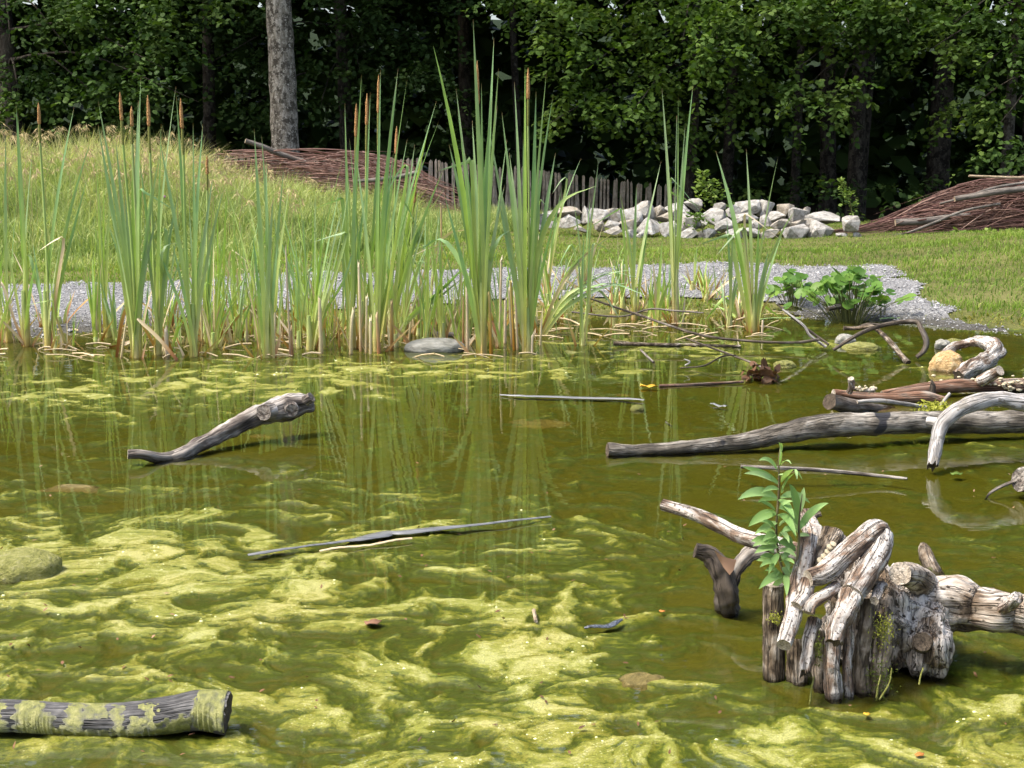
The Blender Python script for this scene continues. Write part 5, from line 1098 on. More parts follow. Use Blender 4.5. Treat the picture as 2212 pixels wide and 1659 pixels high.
# curled driftwood and the orange stone
t = thing('curled_driftwood', G(2080, 812), 'pale curled driftwood arching like a hook beside the orange stone', 'driftwood')
build('hook', limb([(2028, 768, 8.05, 6), (2060, 750, 8.1, 10), (2098, 738, 8.1, 8), (2134, 740, 8.0, 15), (2150, 758, 7.92, 19), (2132, 778, 7.82, 18), (2098, 796, 7.75, 20), (2070, 812, 7.7, 15)], 27, 22, .34, 15, seg=90, ridge=.35)[0], [M_STUMP, M_ENDD], t)
M_ORANGE = Mat('orange_stone', .85, .25); on_ = M_ORANGE.noise(M_ORANGE.obj(), 3, 6, .7); M_ORANGE.color(M_ORANGE.ramp(on_, [(0.3, (0.30, 0.17, 0.06)), (0.5, (0.52, 0.35, 0.16)), (0.7, (0.62, 0.50, 0.30))])); M_ORANGE.bump(on_, .8, .05); M_ORANGE = M_ORANGE.m
M_GREYST = Mat('grey_pond_stone', .8, .3); on_ = M_GREYST.noise(M_GREYST.obj(), 2.5, 6, .65); M_GREYST.color(M_GREYST.ramp(on_, [(0.3, (0.14, 0.135, 0.11)), (0.55, (0.27, 0.265, 0.225)), (0.75, (0.38, 0.37, 0.33))])); M_GREYST.bump(on_, .5, .04); M_GREYST = M_GREYST.m
M_OCHRE = Mat('ochre_sunken_stone', .8, .3); on_ = M_OCHRE.noise(M_OCHRE.obj(), 2.5, 5, .65); M_OCHRE.color(M_OCHRE.ramp(on_, [(0.3, (0.06, 0.05, 0.012)), (0.55, (0.13, 0.10, 0.028)), (0.75, (0.20, 0.16, 0.06))])); M_OCHRE.bump(on_, .5, .04); M_OCHRE = M_OCHRE.m
M_WEEDST = Mat('weedy_stone', .8, .3); on_ = M_WEEDST.noise(M_WEEDST.obj(), 4, 6, .7); M_WEEDST.color(M_WEEDST.ramp(on_, [(0.3, (0.13, 0.14, 0.03)), (0.5, (0.27, 0.27, 0.07)), (0.7, (0.38, 0.36, 0.17))])); M_WEEDST.bump(on_, .9, .05); M_WEEDST = M_WEEDST.m
def smooth_rock(seed, amp=.22, sub=4):
    b = bmesh.new(); bmesh.ops.create_icosphere(b, subdivisions=sub, radius=1.0)
    co = np.array([v.co for v in b.verts]); d = 1 + amp * (perlin3(co * 1.3 + seed) + .45 * perlin3(co * 3.1 + seed) + .2 * perlin3(co * 7 + seed))
    co = co * d[:, None]; co[:, 2] = np.sign(co[:, 2]) * np.abs(co[:, 2]) ** .85
    for v, c_ in zip(b.verts, co): v.co = c_
    return b
def stone(label, u, v, wpx, hpx, mat, seed=1, zc=0.0, dep=.8, rot=0.0, name='pond_stone', amp=.22, group=None):
    """u, v: centre of the stone at height zc."""
    p = G(u, v, zc); k = p[1] / F; b = smooth_rock(seed, amp); me = bpy.data.meshes.new(name); b.to_mesh(me); b.free(); me.materials.append(mat)
    for q in me.polygons: q.use_smooth = True
    place(name, me, None, Matrix.Translation(p) @ Euler((0, 0, rot)).to_matrix().to_4x4() @ Matrix.Diagonal((wpx / 2 * k, wpx / 2 * k * dep, hpx / 2 * k, 1)), label, 'stone', group)
stone('orange tan stone held by the curled driftwood', 2044, 790, 78, 66, M_ORANGE, 3, .02)
stone('smooth long flat grey stone in the water before the tallest reed clump', 940, 752, 132, 46, M_GREYST, 5, .012, .55, amp=.10)
stone('weed covered pale boulder at the left picture edge', 50, 1240, 175, 110, M_WEEDST, 7, -.005, .8, amp=.15)
stone('ochre stone just breaking the surface near the stump', 1385, 1505, 150, 100, M_OCHRE, 9, -.045, .7, .5)
stone('dull brown stone lying under water beside the sky glints', 1040, 1450, 150, 70, M_OCHRE, 11, -.045, .7)
stone('long brown stone under water below the left boulder shore', 155, 1080, 210, 60, M_OCHRE, 13, -.050, .6)
stone('ochre stone under water right of the dark driftwood', 700, 1034, 120, 40, M_OCHRE, 15, -.050, .8)
stone('flat sunken stone beneath the dark driftwood', 560, 960, 120, 40, M_OCHRE, 16, -.050, .8)
stone('wide flat ochre stone under water below the tall reed reflections', 1160, 930, 230, 40, M_OCHRE, 17, -.050, .7)
stone('sunken ochre stone beside the floating grey leaf', 1180, 985, 170, 34, M_OCHRE, 18, -.050, .7)
stone('sunken brown stone between the reeds and the floating grey leaf', 1330, 870, 180, 30, M_OCHRE, 20, -.050, .7)
stone('ochre sunken stone left of the driftwood tip', 180, 930, 200, 34, M_OCHRE, 22, -.050, .7)
stone('sunken stone in front of the dark driftwood tip', 330, 1020, 150, 26, M_OCHRE, 23, -.050, .7)
stone('grey stone under the arched branch breaking the surface', 1825, 738, 44, 34, M_GREYST, 24, .01)
stone('weedy lump in the water under the arched branch', 1862, 752, 80, 24, M_WEEDST, 25, .0)
stone('small grey angular stone left of the curled driftwood', 2036, 746, 34, 26, M_GREYST, 26, .015, amp=.35)
stone('small dark stone next to the grey angular one', 2062, 742, 36, 22, M_WEEDST, 27, .005)
stone('small yellow weedy stone in the water left of the leaf litter', 1695, 790, 48, 22, M_WEEDST, 28, .004)
stone('small pale stone on the gravel beside the collapsed reeds', 1178, 658, 42, 24, M_GREYST, 29, .03)
stone('white stone on the gravel behind the golden spiked clump', 1150, 640, 20, 22, M_ROCK, 30, .05)
log('short_log', 'short grey weathered log lying behind the flat grey stone', [(928, 722, 9.35, 5), (960, 722, 9.35, 6), (1006, 726, 9.3, 6)], M_POLE, M_ENDP, 'log', 31, n=10)
log('dark_log', 'dark rounded log end reaching in at the picture edge', [(2560, 1085, 5.3, 34), (2400, 1068, 5.22, 33), (2330, 1056, 5.2, 32), (2250, 1040, 5.15, 30), (2205, 1034, 5.1, 27)], M_DRIFT, M_DRIFT, 'log', 33, n=18, amp=.16)
log('dark_twig', 'thin dark twig curving down from the dark log end', [(2196, 1038, 5.12, 4), (2165, 1050, 5.12, 4), (2140, 1064, 5.1, 3), (2128, 1080, 5.1, 2)], M_DRIFT, M_ENDD, 'twig', 34, n=7)
log('sunken_post', 'mossy drowned branch slanting up out of the weed behind the stump', [(2030, 1262, 4.15, 20), (2010, 1225, 4.25, 19), (1998, 1190, 4.35, 15), (1994, 1178, 4.4, 8)], M_STUMPD, M_ENDD, 'branch', 35, n=14)
log('drowned_twig', 'dark straight twig lying just under the water in front of the white branch', [(1600, 1008, 5.3, 4), (1760, 1015, 5.3, 5), (1900, 1028, 5.3, 4), (1960, 1034, 5.25, 3)], M_DRIFT, M_ENDD, 'twig', 36, n=6)
# arched branches and twigs further out
log('arched_branch', 'thin branch arching over the water and bending sharply down', [(1800, 756, 8.45, 3.5), (1859, 720, 8.45, 4.5), (1914, 701, 8.45, 5), (1975, 695, 8.45, 5.5), (1990, 710, 8.42, 6), (2001, 737, 8.4, 7), (1996, 757, 8.4, 6), (1980, 772, 8.4, 5)], M_BARKY, M_ENDD, 'branch', 41, n=8, seg=60)
log('forked_branch', 'crooked algae hung branch sloping into the water under the arched one', [(1822, 709, 8.6, 5), (1850, 709, 8.6, 4.5), (1883, 706, 8.55, 5), (1902, 718, 8.5, 5), (1926, 742, 8.4, 6), (1950, 772, 8.3, 6), (1962, 784, 8.25, 7)], M_STUMPD, M_ENDD, 'branch', 42, n=8, seg=50)
log('stub_twig', 'short twig lying on the crooked branch beside the arch', [(1852, 707, 8.62, 2.5), (1875, 700, 8.62, 2.8), (1904, 701, 8.62, 2)], M_BARKY, M_ENDD, 'twig', 43, n=6)
log('long_twig', 'long thin branch sweeping down from the collapsed reeds across the water', [(1276, 645, 9.6, 2), (1330, 664, 9.5, 2.4), (1382, 681, 9.35, 2.8), (1482, 715, 9.0, 3), (1550, 730, 8.9, 3), (1640, 738, 8.85, 3), (1717, 740, 8.8, 3), (1770, 733, 8.8, 3.4)], M_BARKY, M_ENDD, 'branch', 44, n=6, seg=60)
log('slanting_twig', 'straight reddish twig slanting down into the water beside the fan of reed leaves', [(1679, 657, 9.0, 2), (1712, 686, 8.95, 2.8), (1745, 712, 8.9, 3), (1790, 744, 8.8, 3)], M_BARKY, M_ENDD, 'twig', 45, n=6)
log('slanting_twig', 'paler forked twig just under the slanting reddish one', [(1690, 668, 8.98, 2), (1735, 702, 8.9, 2.8), (1750, 725, 8.85, 3.2), (1785, 750, 8.8, 3.5)], M_WHITE, M_ENDD, 'twig', 46, n=6)
log('water_twig', 'thin bare twig lying across the reed feet towards the broad fan', [(1235, 674, 9.9, 2), (1338, 684, 9.8, 2), (1404, 668, 9.7, 2.2), (1454, 671, 9.6, 2), (1520, 676, 9.5, 1.6)], M_POLE, M_ENDD, 'twig', 47, n=5)
log('water_twig', 'dark twig slanting down to the leaf litter in the water', [(1482, 731, 8.6, 2), (1550, 756, 8.3, 2.4), (1610, 778, 8.1, 2.6), (1660, 800, 7.95, 3), (1676, 808, 7.9, 3)], M_BARKY, M_ENDD, 'twig', 48, n=5)
log('water_twig', 'reddish straight twig floating left of the leaf litter', [(1424, 834, 7.45, 4), (1500, 831, 7.5, 4), (1606, 825, 7.55, 3)], M_RED, M_ENDD, 'twig', 49, n=6)
log('water_twig', 'short dark stick standing slantwise before the long log', [(1438, 912, 6.5, 2.2), (1465, 930, 6.4, 2.4), (1491, 947, 6.3, 2.2)], M_DRIFT, M_ENDD, 'twig', 50, n=5)
log('water_twig', 'short dark stick poking out between the reed reflections', [(1384, 756, 8.4, 2.4), (1412, 783, 8.15, 3)], M_DRIFT, M_ENDD, 'twig', 51, n=5)
log('water_twig', 'pale crooked twig floating before the dark slanting twig', [(1480, 790, 8.0, 2.2), (1490, 782, 8.0, 2.4), (1478, 776, 8.0, 1.8)], M_WHITE, M_ENDP, 'twig', 52, n=5)
log('water_twig', 'thin curved twig with bits of withered leaf in the water', [(1470, 795, 7.95, 1.8), (1520, 790, 8.0, 2), (1560, 770, 8.05, 2), (1590, 768, 8.1, 1.5)], M_BARKY, M_ENDD, 'twig', 53, n=5)
log('water_twig', 'weed coated stick lying flat beyond the floating grey leaf', [(1325, 742, 8.95, 5), (1400, 744, 8.95, 4), (1500, 746, 8.95, 4), (1600, 748, 8.9, 3)], M_STUMPD, M_ENDD, 'stick', 54, n=6)
log('shore_stick', 'dark wet stick at the foot of the large round leaved clump', [(1788, 668, 10.1, 5), (1815, 662, 10.15, 7), (1845, 668, 10.2, 5)], M_DRIFT, M_ENDD, 'stick', 55, n=7)
# leaf litter heap
rgq = np.random.default_rng(19); n = 60; c0 = D(1652, 812, 7.7); P = c0 + rgq.normal(size=(n, 3)) * np.array([.055, .05, .022]); P[:, 2] = np.abs(P[:, 2])
g = leaves(P, rgq.normal(size=(n, 3)), .075, 92, .6)
M_LITTER = leafy('brown_leaf', [(0, (0.06, 0.035, 0.02)), (0.5, (0.17, 0.085, 0.045)), (1, (0.34, 0.22, 0.14))], .1)
build('leaf_litter', (g[0], g[1], {'c': g[2]}), M_LITTER, origin=c0, smooth=False, label='clump of brown dead leaves caught in the water', cat='leaf litter')
# ------------------------------------------------------------------ flat things afloat
M_FLOAT = Mat('wet_grey_leaf', .35, .5); fn_ = M_FLOAT.noise(M_FLOAT.mapping(M_FLOAT.obj(), (3, 60, 3)), 3, 4); M_FLOAT.color(M_FLOAT.ramp(fn_, [(0.3, (0.06, 0.063, 0.066)), (0.6, (0.17, 0.173, 0.17))])); M_FLOAT = M_FLOAT.m
def strip(name, label, pts, mat, cat, z=.006):
    C = np.array([G(u, v, z) for u, v, w_ in pts]); W = np.array([w_ for u, v, w_ in pts]); n = 24
    Wm = np.interp(np.linspace(0, len(pts) - 1, n), range(len(pts)), W); Cc = resample(C, n); Cc[:, 2] = z + .003 * np.sin(np.linspace(0, 9, n)) + .002 * perlin2(np.linspace(0, 20, n), np.zeros(n) + pts[0][0])
    T = np.gradient(Cc, axis=0); T /= np.linalg.norm(T, axis=1)[:, None]; S_ = np.cross(T, [0, 0, 1.0]); S_ /= np.linalg.norm(S_, axis=1)[:, None]
    h = (Wm / 2 * Cc[:, 1] / F * 2.6)[:, None]
    V = np.stack([Cc - S_ * h, Cc + np.array([0, 0, .004]), Cc + S_ * h], 1)
    Vb = V - np.array([0, 0, .0016]); i = np.arange(n - 1)[:, None] * 3
    top = np.concatenate([i + np.array([[0, 1, 4, 3]]), i + np.array([[1, 2, 5, 4]])]); N_ = n * 3
    rim = np.concatenate([np.concatenate([i + 0, i + 3, i + 3 + N_, i + N_], 1), np.concatenate([i + 5, i + 2, i + 2 + N_, i + 5 + N_], 1)])
    return build(name, (np.vstack([V.reshape(-1, 3), Vb.reshape(-1, 3)]), np.vstack([top, top[:, ::-1] + N_, rim]), {'t': np.full(2 * N_, .55)}), mat, origin=Cc.mean(0), label=label, cat=cat)
strip('floating_leaf', 'long pale grey reed leaf floating before the tallest reed clump', [(1080, 853, 2), (1130, 856, 7), (1220, 857, 9), (1300, 859, 9), (1360, 862, 7), (1392, 865, 2)], M_FLOAT, 'leaf')
strip('floating_leaf', 'small grey leaf tip floating under the floating twigs', [(1535, 872, 2), (1555, 876, 5), (1570, 878, 5)], M_FLOAT, 'leaf')
strip('floating_leaf', 'wet dark grey reed leaf lying over the algae in the foreground', [(535, 1199, 4), (565, 1195, 8), (600, 1190, 6), (650, 1183, 2), (700, 1176, 3), (745, 1168, 6), (790, 1160, 13), (835, 1150, 19), (850, 1149, 10), (880, 1149, 14), (950, 1142, 12), (1020, 1136, 5), (1110, 1126, 3), (1190, 1117, 2)], M_FLOAT, 'leaf', .010)
strip('straw', 'thin pinkish straw stem lying on the algae below the wet grey leaf', [(690, 1191, 2.4), (790, 1177, 2.6), (890, 1164, 2.4)], M_DRY, 'straw', .008)
strip('floating_leaf', 'narrow green leaf floating by the shore under the round leaved clump', [(1640, 690, 2), (1690, 686, 4), (1730, 688, 2)], M_REED, 'leaf')
strip('floating_leaf', 'pale green blade lying at the gravelly shore by the arch', [(1900, 689, 2), (1940, 686, 3), (1990, 684, 2)], M_REED, 'leaf', .02)
m = Mat('feather_black', .4, .5); fn_ = m.noise(m.mapping(m.obj(), (90, 260, 1)), 1.5, 2, .5, .8); m.color(m.ramp(fn_, [(0.45, (0.012, 0.013, 0.016)), (0.6, (0.14, 0.16, 0.19))])); M_FEATH = m.m
strip('feather', 'dark striped feather lying on the bright algae mat', [(1262, 1357, 2), (1285, 1354, 7), (1312, 1350, 9), (1330, 1345, 7), (1345, 1340, 1)], M_FEATH, 'feather', .012)
log('stick_piece', 'short tan bit of stick on the bright algae mat behind the feather', [(1153, 1318, 3.92, 4.5), (1158, 1342, 3.82, 4.5)], M_CUT, M_ENDP, 'stick', 61, n=7)
def fleck(name, label, u, v, wpx, mat, z=.008, asp=.6, cat='leaf'):
    c0 = G(u, v, z); r = wpx / 2 * c0[1] / F; an = np.linspace(0, 2 * math.pi, 14, endpoint=False); a0 = random.uniform(-.6, .6)
    x_ = np.cos(an) * r * (1 + .12 * np.cos(3 * an)); y_ = np.sin(an) * r * asp * 1.6
    V = np.stack([c0[0] + x_ * math.cos(a0) - y_ * math.sin(a0), c0[1] + x_ * math.sin(a0) + y_ * math.cos(a0), np.full(14, c0[2]) + .25 * r * np.cos(2 * an + 1) ** 2], -1)
    V2 = V - np.array([0, 0, .0015]); c1 = c0 - np.array([0, 0, .0015])
    f = [(i, (i + 1) % 14, 28) for i in range(14)] + [(14 + (i + 1) % 14, 14 + i, 29) for i in range(14)] + [(i, 14 + i, 14 + (i + 1) % 14, (i + 1) % 14) for i in range(14)]
    build(name, (np.vstack([V, V2, [c0], [c1]]), f, {'c': np.full(30, .6)}), mat, origin=c0, label=label, cat=cat)
M_YLEAF = leafy('yellow_leaf', [(0, (0.55, 0.33, 0.03)), (1, (0.6, 0.38, 0.05))], .2); M_OLEAF = leafy('orange_leaf', [(0, (0.42, 0.16, 0.04)), (1, (0.5, 0.2, 0.05))], .2)
fleck('fallen_leaf', 'tiny yellow leaf floating at the foot of the stump', 1872, 1542, 16, M_YLEAF)
fleck('fallen_leaf', 'tiny orange leaf floating at the bottom of the picture', 1986, 1630, 26, M_OLEAF, asp=.4)
fleck('fallen_leaf', 'brown dead leaf floating among the algae left of the tan stick', 805, 1345, 42, M_LITTER, asp=.45)
fleck('fallen_leaf', 'small green leaf floating under the tip of the white branch', 2066, 1024, 30, M_SAP, asp=.45)
fleck('fallen_leaf', 'small orange fleck of leaf at the back of the bright mat', 1430, 1320, 14, M_OLEAF)
fleck('fallen_leaf', 'ochre leaf floating beside the tall reed reflections', 1400, 905 - 70, 40, M_YLEAF, asp=.35)
stone('small round green algae ball floating below the floating grey leaf', 1377, 884, 32, 20, M_DRAPE, 33, .0, name='algae_ball', amp=.15)

# ------------------------------------------------------------------ the stump with its finger-like roots
t = thing('tree_stump', G(1820, 1500), 'weathered stump with pale finger like roots standing in the near water', 'stump')
def zp(x, y): return 1555.3 + x * .2969, 1071.4 + y * .2969
def root(name, pts, mat=M_STUMP, end=M_ENDP, seed=1, **k):
    q = [(*zp(x, y), Y_, r_ * .2969) for x, y, Y_, r_ in pts]
    return build(name, limb(q, seed, **{**dict(n=26, amp=.20, freq=34, seg=54, ridge=.35), **k})[0], [mat, end], t)
# body
b = smooth_rock(51, .28, 5); co = np.array([v.co for v in b.verts])
c0 = D(*zp(1180, 900), 3.62 * .965); k = 3.62 / F * .2969
d = 1 + .16 * perlin3(co * 4) + .12 * perlin3(co * 9) + .05 * perlin3(co * 19)
Vb = c0 + co * d[:, None] * np.array([430 * k, .17, 420 * k]); Vb[:, 0] += 0.02 * np.sin(Vb[:, 2] * 20)
Fb = np.array([[v.index for v in f.verts] for f in b.faces]); b.free()
build('root_mass', (Vb, Fb, {'tuv': (Vb - c0) * np.array([1, 1, .7])}), [M_GNARL], t)
b = smooth_rock(57, .25, 4); co = np.array([v.co for v in b.verts]); c1 = D(*zp(1500, 1050), 3.5 * .965)
Vb = c1 + co * (1 + .12 * perlin3(co * 6))[:, None] * np.array([170 * k, .11, 260 * k]); Fb = np.array([[v.index for v in f.verts] for f in b.faces]); b.free()
build('burl', (Vb, Fb, {'tuv': (Vb - c1)}), [M_GNARL], t)
root('root_arm', [(1250, 800, 3.62, 150), (1400, 760, 3.58, 150), (1560, 790, 3.57, 200), (1720, 790, 3.55, 205), (1860, 830, 3.53, 150), (1990, 840, 3.5, 165), (2120, 850, 3.5, 140), (2300, 880, 3.48, 150), (2480, 900, 3.47, 130), (2680, 930, 3.46, 140)], M_GNARL, seed=3, n=30, seg=80, freq=11, amp=.26)
root('knot', [(2040, 830, 3.46, 40), (2100, 790, 3.42, 50), (2160, 745, 3.38, 50), (2180, 735, 3.37, 42)], M_STUMP, seed=4, round_end=True)
root('root_finger', [(640, 600, 3.34, 62), (760, 560, 3.36, 84), (900, 440, 3.40, 86), (1050, 310, 3.44, 88), (1140, 255, 3.47, 92), (1200, 330, 3.50, 70)], seed=5, n=22, seg=44, amp=.08)
root('root_finger', [(1170, 280, 3.47, 95), (1150, 400, 3.43, 100), (1060, 560, 3.38, 94), (960, 715, 3.33, 92)], seed=6, n=22, amp=.09)
root('root_finger', [(965, 700, 3.34, 90), (920, 820, 3.31, 84), (860, 930, 3.28, 78), (830, 1060, 3.25, 62)], seed=7, end=M_ENDD, ragged=.006)
root('root_finger', [(640, 300, 3.50, 70), (620, 450, 3.46, 72), (580, 620, 3.42, 72), (545, 760, 3.37, 66), (540, 850, 3.33, 66), (500, 980, 3.29, 66), (465, 1085, 3.25, 56)], seed=8, n=20, seg=50, amp=.10)
root('root_finger', [(640, 620, 3.36, 60), (615, 720, 3.33, 52), (560, 800, 3.31, 46)], seed=9)
root('root_finger', [(850, 660, 3.36, 46), (760, 720, 3.33, 48), (660, 790, 3.31, 50), (640, 850, 3.30, 46)], seed=10)
root('bracket_root', [(830, 290, 3.56, 95), (770, 420, 3.50, 85), (730, 540, 3.45, 66)], M_STUMPD, seed=11, round_end=False)
for i, (x, y, s) in enumerate([(800, 370, .010), (825, 350, .009), (785, 405, .010), (760, 440, .011), (735, 470, .012), (770, 470, .009), (810, 410, .008), (745, 505, .009)]):
    M4 = Matrix.Translation(D(*zp(x, y), 3.42 * .965)) @ Euler((.6, 0, .4)).to_matrix().to_4x4() @ Matrix.Diagonal((s, s, s * .45, 1)); place('bracket_fungus', fm_, t, M4)
root('root_finger', [(690, 900, 3.36, 55), (650, 1060, 3.32, 50), (632, 1180, 3.29, 50), (620, 1290, 3.26, 42)], seed=12, end=M_ENDD, ragged=.008)
root('root_finger', [(830, 1020, 3.33, 62), (815, 1180, 3.31, 66), (820, 1330, 3.30, 64), (835, 1560, 3.30, 66)], seed=13)
root('root_finger', [(960, 850, 3.36, 44), (940, 1060, 3.34, 40), (925, 1250, 3.32, 36), (950, 1560, 3.31, 36)], seed=14)
root('root_finger', [(1080, 760, 3.40, 64), (1060, 950, 3.37, 60), (1030, 1200, 3.35, 58), (1030, 1540, 3.34, 62)], M_STUMPD, seed=15)
root('root_finger', [(740, 980, 3.40, 70), (730, 1200, 3.38, 62), (740, 1520, 3.36, 60)], M_STUMPD, seed=16)
root('root_finger', [(1190, 880, 3.40, 80), (1180, 1100, 3.36, 84), (1160, 1300, 3.34, 70), (1150, 1560, 3.34, 70)], M_STUMPD, seed=17)
root('root_finger', [(560, 1040, 3.45, 90), (560, 1300, 3.42, 80), (580, 1450, 3.42, 70)], M_STUMPD, seed=23)
root('cut_post', [(392, 1330, 3.44, 84), (392, 1100, 3.45, 84), (388, 850, 3.46, 82), (386, 690, 3.47, 80), (388, 640, 3.47, 76)], M_STUMPD, M_ENDP, seed=18, amp=.06)
root('cut_stub', [(1480, 640, 3.56, 110), (1400, 580, 3.46, 96), (1310, 565, 3.38, 86)], M_GNARL, M_ENDP, seed=19, amp=.06)
root('cut_stub', [(1500, 1080, 3.44, 95), (1480, 1065, 3.40, 80), (1475, 1060, 3.385, 70)], M_STUMPD, M_ENDD, seed=20, amp=.06)
root('peg', [(1180, 650, 3.44, 40), (1150, 700, 3.38, 36), (1125, 765, 3.33, 34)], seed=21)
root('peg', [(1060, 610, 3.42, 50), (1110, 640, 3.42, 45), (1170, 660, 3.42, 40)], M_STUMPD, seed=22)
root('back_root', [(620, 120, 3.70, 40), (650, 200, 3.66, 62), (690, 300, 3.60, 80), (700, 420, 3.56, 80)], M_STUMP, seed=24)
root('back_root', [(735, 130, 3.72, 20), (700, 140, 3.72, 22), (660, 170, 3.7, 24)], M_BARKY, seed=25)
root('back_root', [(-415, 62, 3.95, 46), (-300, 95, 3.92, 46), (-160, 140, 3.88, 52), (0, 215, 3.83, 58), (180, 300, 3.78, 60), (420, 360, 3.70, 66), (620, 420, 3.62, 66)], M_STUMP, seed=26, n=20, seg=60, amp=.10, freq=20)
# moss and hanging weed on it
rgq = np.random.default_rng(23)
for lab, (x, y), Yd, sx, sz, n_ in [('moss', (1190, 970), 3.33, .013, .020, 420), ('moss', (405, 890), 3.39, .009, .007, 160), ('moss', (715, 1120), 3.30, .005, .018, 200), ('moss', (1170, 1330), 3.29, .016, .028, 420)]:
    c_ = D(*zp(x, y), Yd * .965); P = c_ + rgq.normal(size=(n_, 3)) * np.array([sx, .004, sz]); g = leaves(P, rgq.normal(size=(n_, 3)) + np.array([0, -.4, -.6]), .006, 93, .45)
    build(lab, (g[0], g[1], {'c': g[2] * .8}), M_TUFT if y < 1000 else leafy('dark_moss', [(0, (0.035, 0.055, 0.008)), (1, (0.13, 0.16, 0.02))], .2), t, smooth=False, kind='stuff')
for x, y0, y1 in [(665, 1310, 1520), (1230, 1250, 1480), (1460, 1250, 1370), (1150, 1300, 1470)]:
    root('hanging_weed', [(x + 20, y0, 3.28, 5), (x, (y0 + y1) / 2, 3.27, 7), (x - 10 - (60 if x == 1230 else 0), y1, 3.27, 9)], M_DRAPE, M_DRAPE, seed=x, n=6, seg=10, amp=.3)
# dark forked stub beside it, with a dead leaf
t = thing('forked_stub', G(1572, 1285), 'dark wet forked wood stub with a brown dead leaf beside the stump', 'stub')
build('shaft', limb([(1502, 1190, 3.95, 16), (1535, 1200, 3.95, 20), (1556, 1232, 3.93, 24), (1568, 1275, 3.92, 27), (1575, 1320, 3.95, 26)], 61, 20, .30, 26, ridge=.3, seg=50)[0], [M_BARKY, M_ENDD], t)
build('fork', limb([(1655, 1190, 3.98, 20), (1620, 1200, 3.97, 18), (1592, 1230, 3.95, 16), (1575, 1270, 3.94, 16)], 62, 18, .28, 26, ridge=.3, seg=40)[0], [M_DRIFT, M_ENDD], t)
P = np.array([D(u, v, y_ * .965) for u, v, y_ in [(1535, 1182, 3.9), (1560, 1198, 3.88), (1600, 1205, 3.87), (1590, 1235, 3.86), (1560, 1228, 3.87), (1578, 1250, 3.86), (1550, 1212, 3.9)]]); P = P.mean(0) + (P - P.mean(0)) * np.array([.7, 1.4, .7])
build('dead_leaf', (P, [(0, 1, 6), (1, 4, 6), (1, 2, 4), (2, 3, 4), (4, 3, 5)], {'c': np.full(7, .75)}), M_LITTER, origin=P.mean(0), label='brown dead leaf draped in the fork of the dark stub', cat='leaf')
# sky-lit willowherb growing out of the stump
M_HERB = leafy('willowherb_leaves', [(0, (0.17, 0.29, 0.085)), (0.5, (0.24, 0.38, 0.13)), (1, (0.32, 0.45, 0.19))], .3, .5, (1.1, 1.15, .6))
M_HSTEM = wood('reddish_stem', [(0.3, (0.20, 0.13, 0.08)), (0.7, (0.26, 0.27, 0.11))], 20, .3, wet=False)
t = thing('willowherb', D(1690, 1280, 3.50), 'bright green leafy willowherb growing out of the stump', 'plant')
def yp(x, y): return 1382.4 + x * .375, 933 + y * .375
def hleaf(x0, y0, x1, y1, wz, Y0=3.48, Y1=3.42, cv=.5, sag=.25):
    Y0, Y1 = Y0 * .965, Y1 * .965; a, e = D(*yp(x0, y0), Y0), D(*yp(x1, y1), Y1); wd = .85 * wz * .375 * 3.4 / F; L = np.linalg.norm(e - a); n = 9; s = np.linspace(0, 1, n)[:, None]
    C = a + (e - a) * s + np.array([0, 0, 1]) * (L * sag * 4 * s * (1 - s)) * .5
    T = np.gradient(C, axis=0); T /= np.linalg.norm(T, axis=1)[:, None]; vw = np.array([0, -.75, .65]); S_ = np.cross(T, vw); S_ /= np.linalg.norm(S_, axis=1)[:, None] + 1e-9; N_ = np.cross(S_, T)
    W = (wd / 2 * np.sin(np.pi * np.clip(s, .02, .985) ** .8) ** .8); W[-1] = .0004
    V = np.stack([C - S_ * W + N_ * W * .35, C, C + S_ * W + N_ * W * .35], 1).reshape(-1, 3); i = np.arange(n - 1)[:, None] * 3
    build('leaf', (V, np.concatenate([i + np.array([[0, 1, 4, 3]]), i + np.array([[1, 2, 5, 4]])]), {'c': np.full(len(V), cv)}), M_HERB, t)
def hstem(pts, r):
    build('stem', tube(np.array([D(*yp(x, y), Y_ * .965) for x, y, Y_ in pts]), r, 7, 24), [M_HSTEM, M_HSTEM], t)
hstem([(860, 900, 3.46), (800, 720, 3.48), (785, 560, 3.48), (800, 340, 3.48), (800, 180, 3.48), (808, 90, 3.48)], [.0035, .0035, .0032, .0028, .0022, .0012])
hstem([(900, 800, 3.44), (915, 640, 3.45), (915, 540, 3.45), (925, 430, 3.45), (935, 360, 3.45)], [.003, .003, .0026, .002, .001])
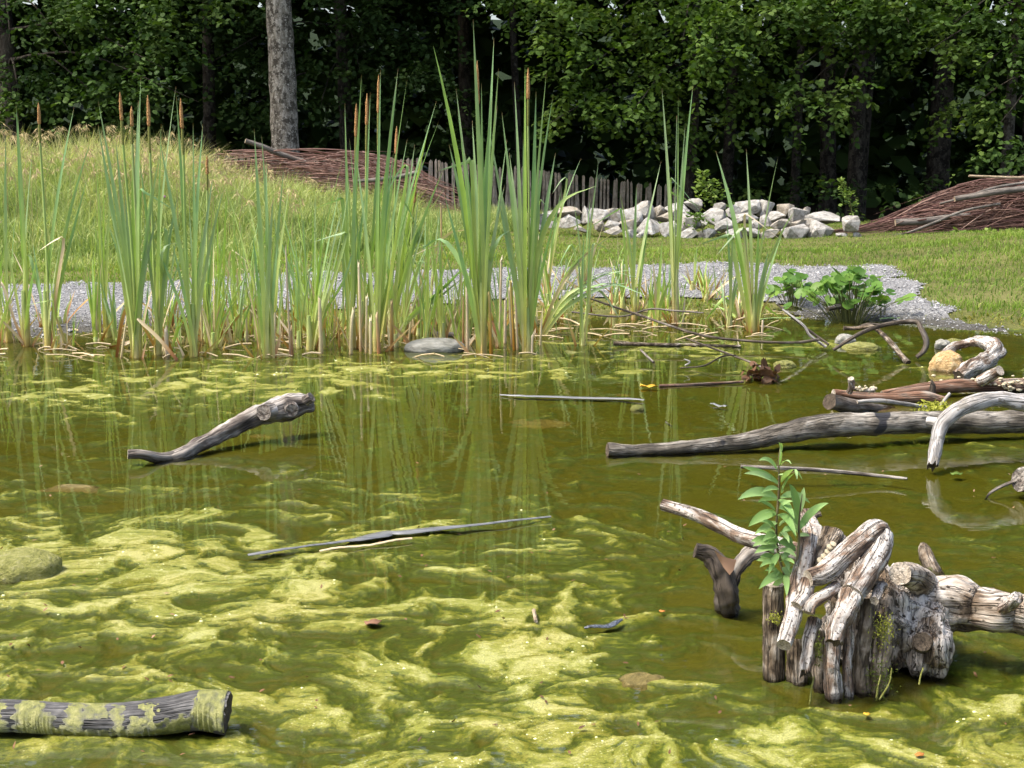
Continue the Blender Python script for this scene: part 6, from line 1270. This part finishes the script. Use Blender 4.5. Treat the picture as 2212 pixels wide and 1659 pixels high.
for a in [(795, 290, 590, 200, 55), (795, 300, 600, 240, 50), (790, 215, 685, 165, 42), (805, 190, 808, 65, 42), (808, 200, 872, 185, 24), (815, 290, 885, 215, 45), (815, 350, 890, 240, 48), (885, 215, 935, 275, 22), (895, 215, 905, 275, 20), (790, 380, 565, 390, 80), (790, 390, 680, 405, 48), (800, 390, 890, 500, 55),
          (810, 380, 980, 410, 60), (785, 470, 625, 545, 75), (780, 450, 690, 400, 40), (790, 480, 900, 600, 60), (790, 640, 640, 630, 70), (795, 660, 660, 700, 62), (800, 640, 900, 690, 66), (790, 600, 680, 570, 50), (800, 600, 905, 560, 55), (790, 740, 670, 740, 45), (790, 760, 690, 780, 45), (810, 750, 890, 760, 50),
          (800, 700, 740, 820, 45), (815, 700, 860, 800, 45), (830, 820, 685, 905, 66), (840, 810, 880, 770, 50), (850, 840, 890, 800, 55), (840, 820, 845, 945, 45), (780, 560, 700, 520, 40), (770, 700, 720, 660, 45), (800, 540, 860, 520, 36), (820, 620, 880, 640, 48), (780, 660, 650, 660, 56), (800, 800, 760, 860, 40), (820, 780, 870, 850, 44),
          (800, 330, 700, 350, 40), (805, 430, 880, 400, 36), (790, 520, 660, 590, 50), (800, 500, 720, 470, 36), (795, 620, 720, 600, 44), (805, 580, 860, 640, 44), (800, 690, 900, 720, 50), (780, 720, 690, 720, 44), (810, 660, 700, 640, 50), (820, 730, 900, 660, 44), (790, 790, 720, 800, 40), (830, 840, 760, 900, 44), (780, 590, 730, 640, 40), (795, 250, 850, 260, 26),
          (915, 540, 800, 440, 75), (915, 550, 1085, 410, 56), (920, 470, 945, 320, 46), (915, 500, 860, 300, 60), (920, 560, 985, 480, 40), (912, 580, 850, 500, 44), (910, 600, 980, 600, 30), (900, 620, 820, 580, 56)]:
    hleaf(*a, Y0=3.47 + random.gauss(0, .01), Y1=3.43 + random.gauss(0, .05), cv=random.random(), sag=random.uniform(.05, .3))

# small bits lying about: straw among the reed feet, specks on the algae
rgb_ = random.Random(8); gs = []
for i in range(120):
    u, v = rgb_.uniform(-20, 1680), rgb_.uniform(700, 772); p = G(u, v - (40 if u > 1150 else 0), .008); a_ = rgb_.gauss(0, .5); L_ = rgb_.uniform(.06, .28)
    dv = np.array([math.cos(a_), math.sin(a_), rgb_.gauss(.05, .12)]) * L_ / 2
    gs.append(fast_tube(np.array([p - dv, p + np.array([0, 0, .01]), p + dv]), [rgb_.uniform(.003, .007)] * 3, 4, 5))
g_ = join(gs)
build('reed_litter', (g_[0], g_[1], {'t': np.full(len(g_[0]), .4), 'tuv': g_[0]}), M_DRY, kind='stuff', label='broken straw and dead leaf bits floating among the reed feet', cat='litter')
Ps, Ds = [], []
for i in range(150):
    u, v = rgb_.uniform(0, 2212), 1000 + 650 * rgb_.random(); Ps.append(G(u, v, .006)); Ds.append((rgb_.gauss(0, 1), rgb_.gauss(0, 1), .05))
g_ = leaves(np.array(Ps), np.array(Ds), .016, 95, .45, .95)
build('plant_specks', (g_[0], g_[1], {'c': g_[2]}), M_LITTER, smooth=False, kind='stuff', label='tiny brown plant specks scattered over the water', cat='litter')
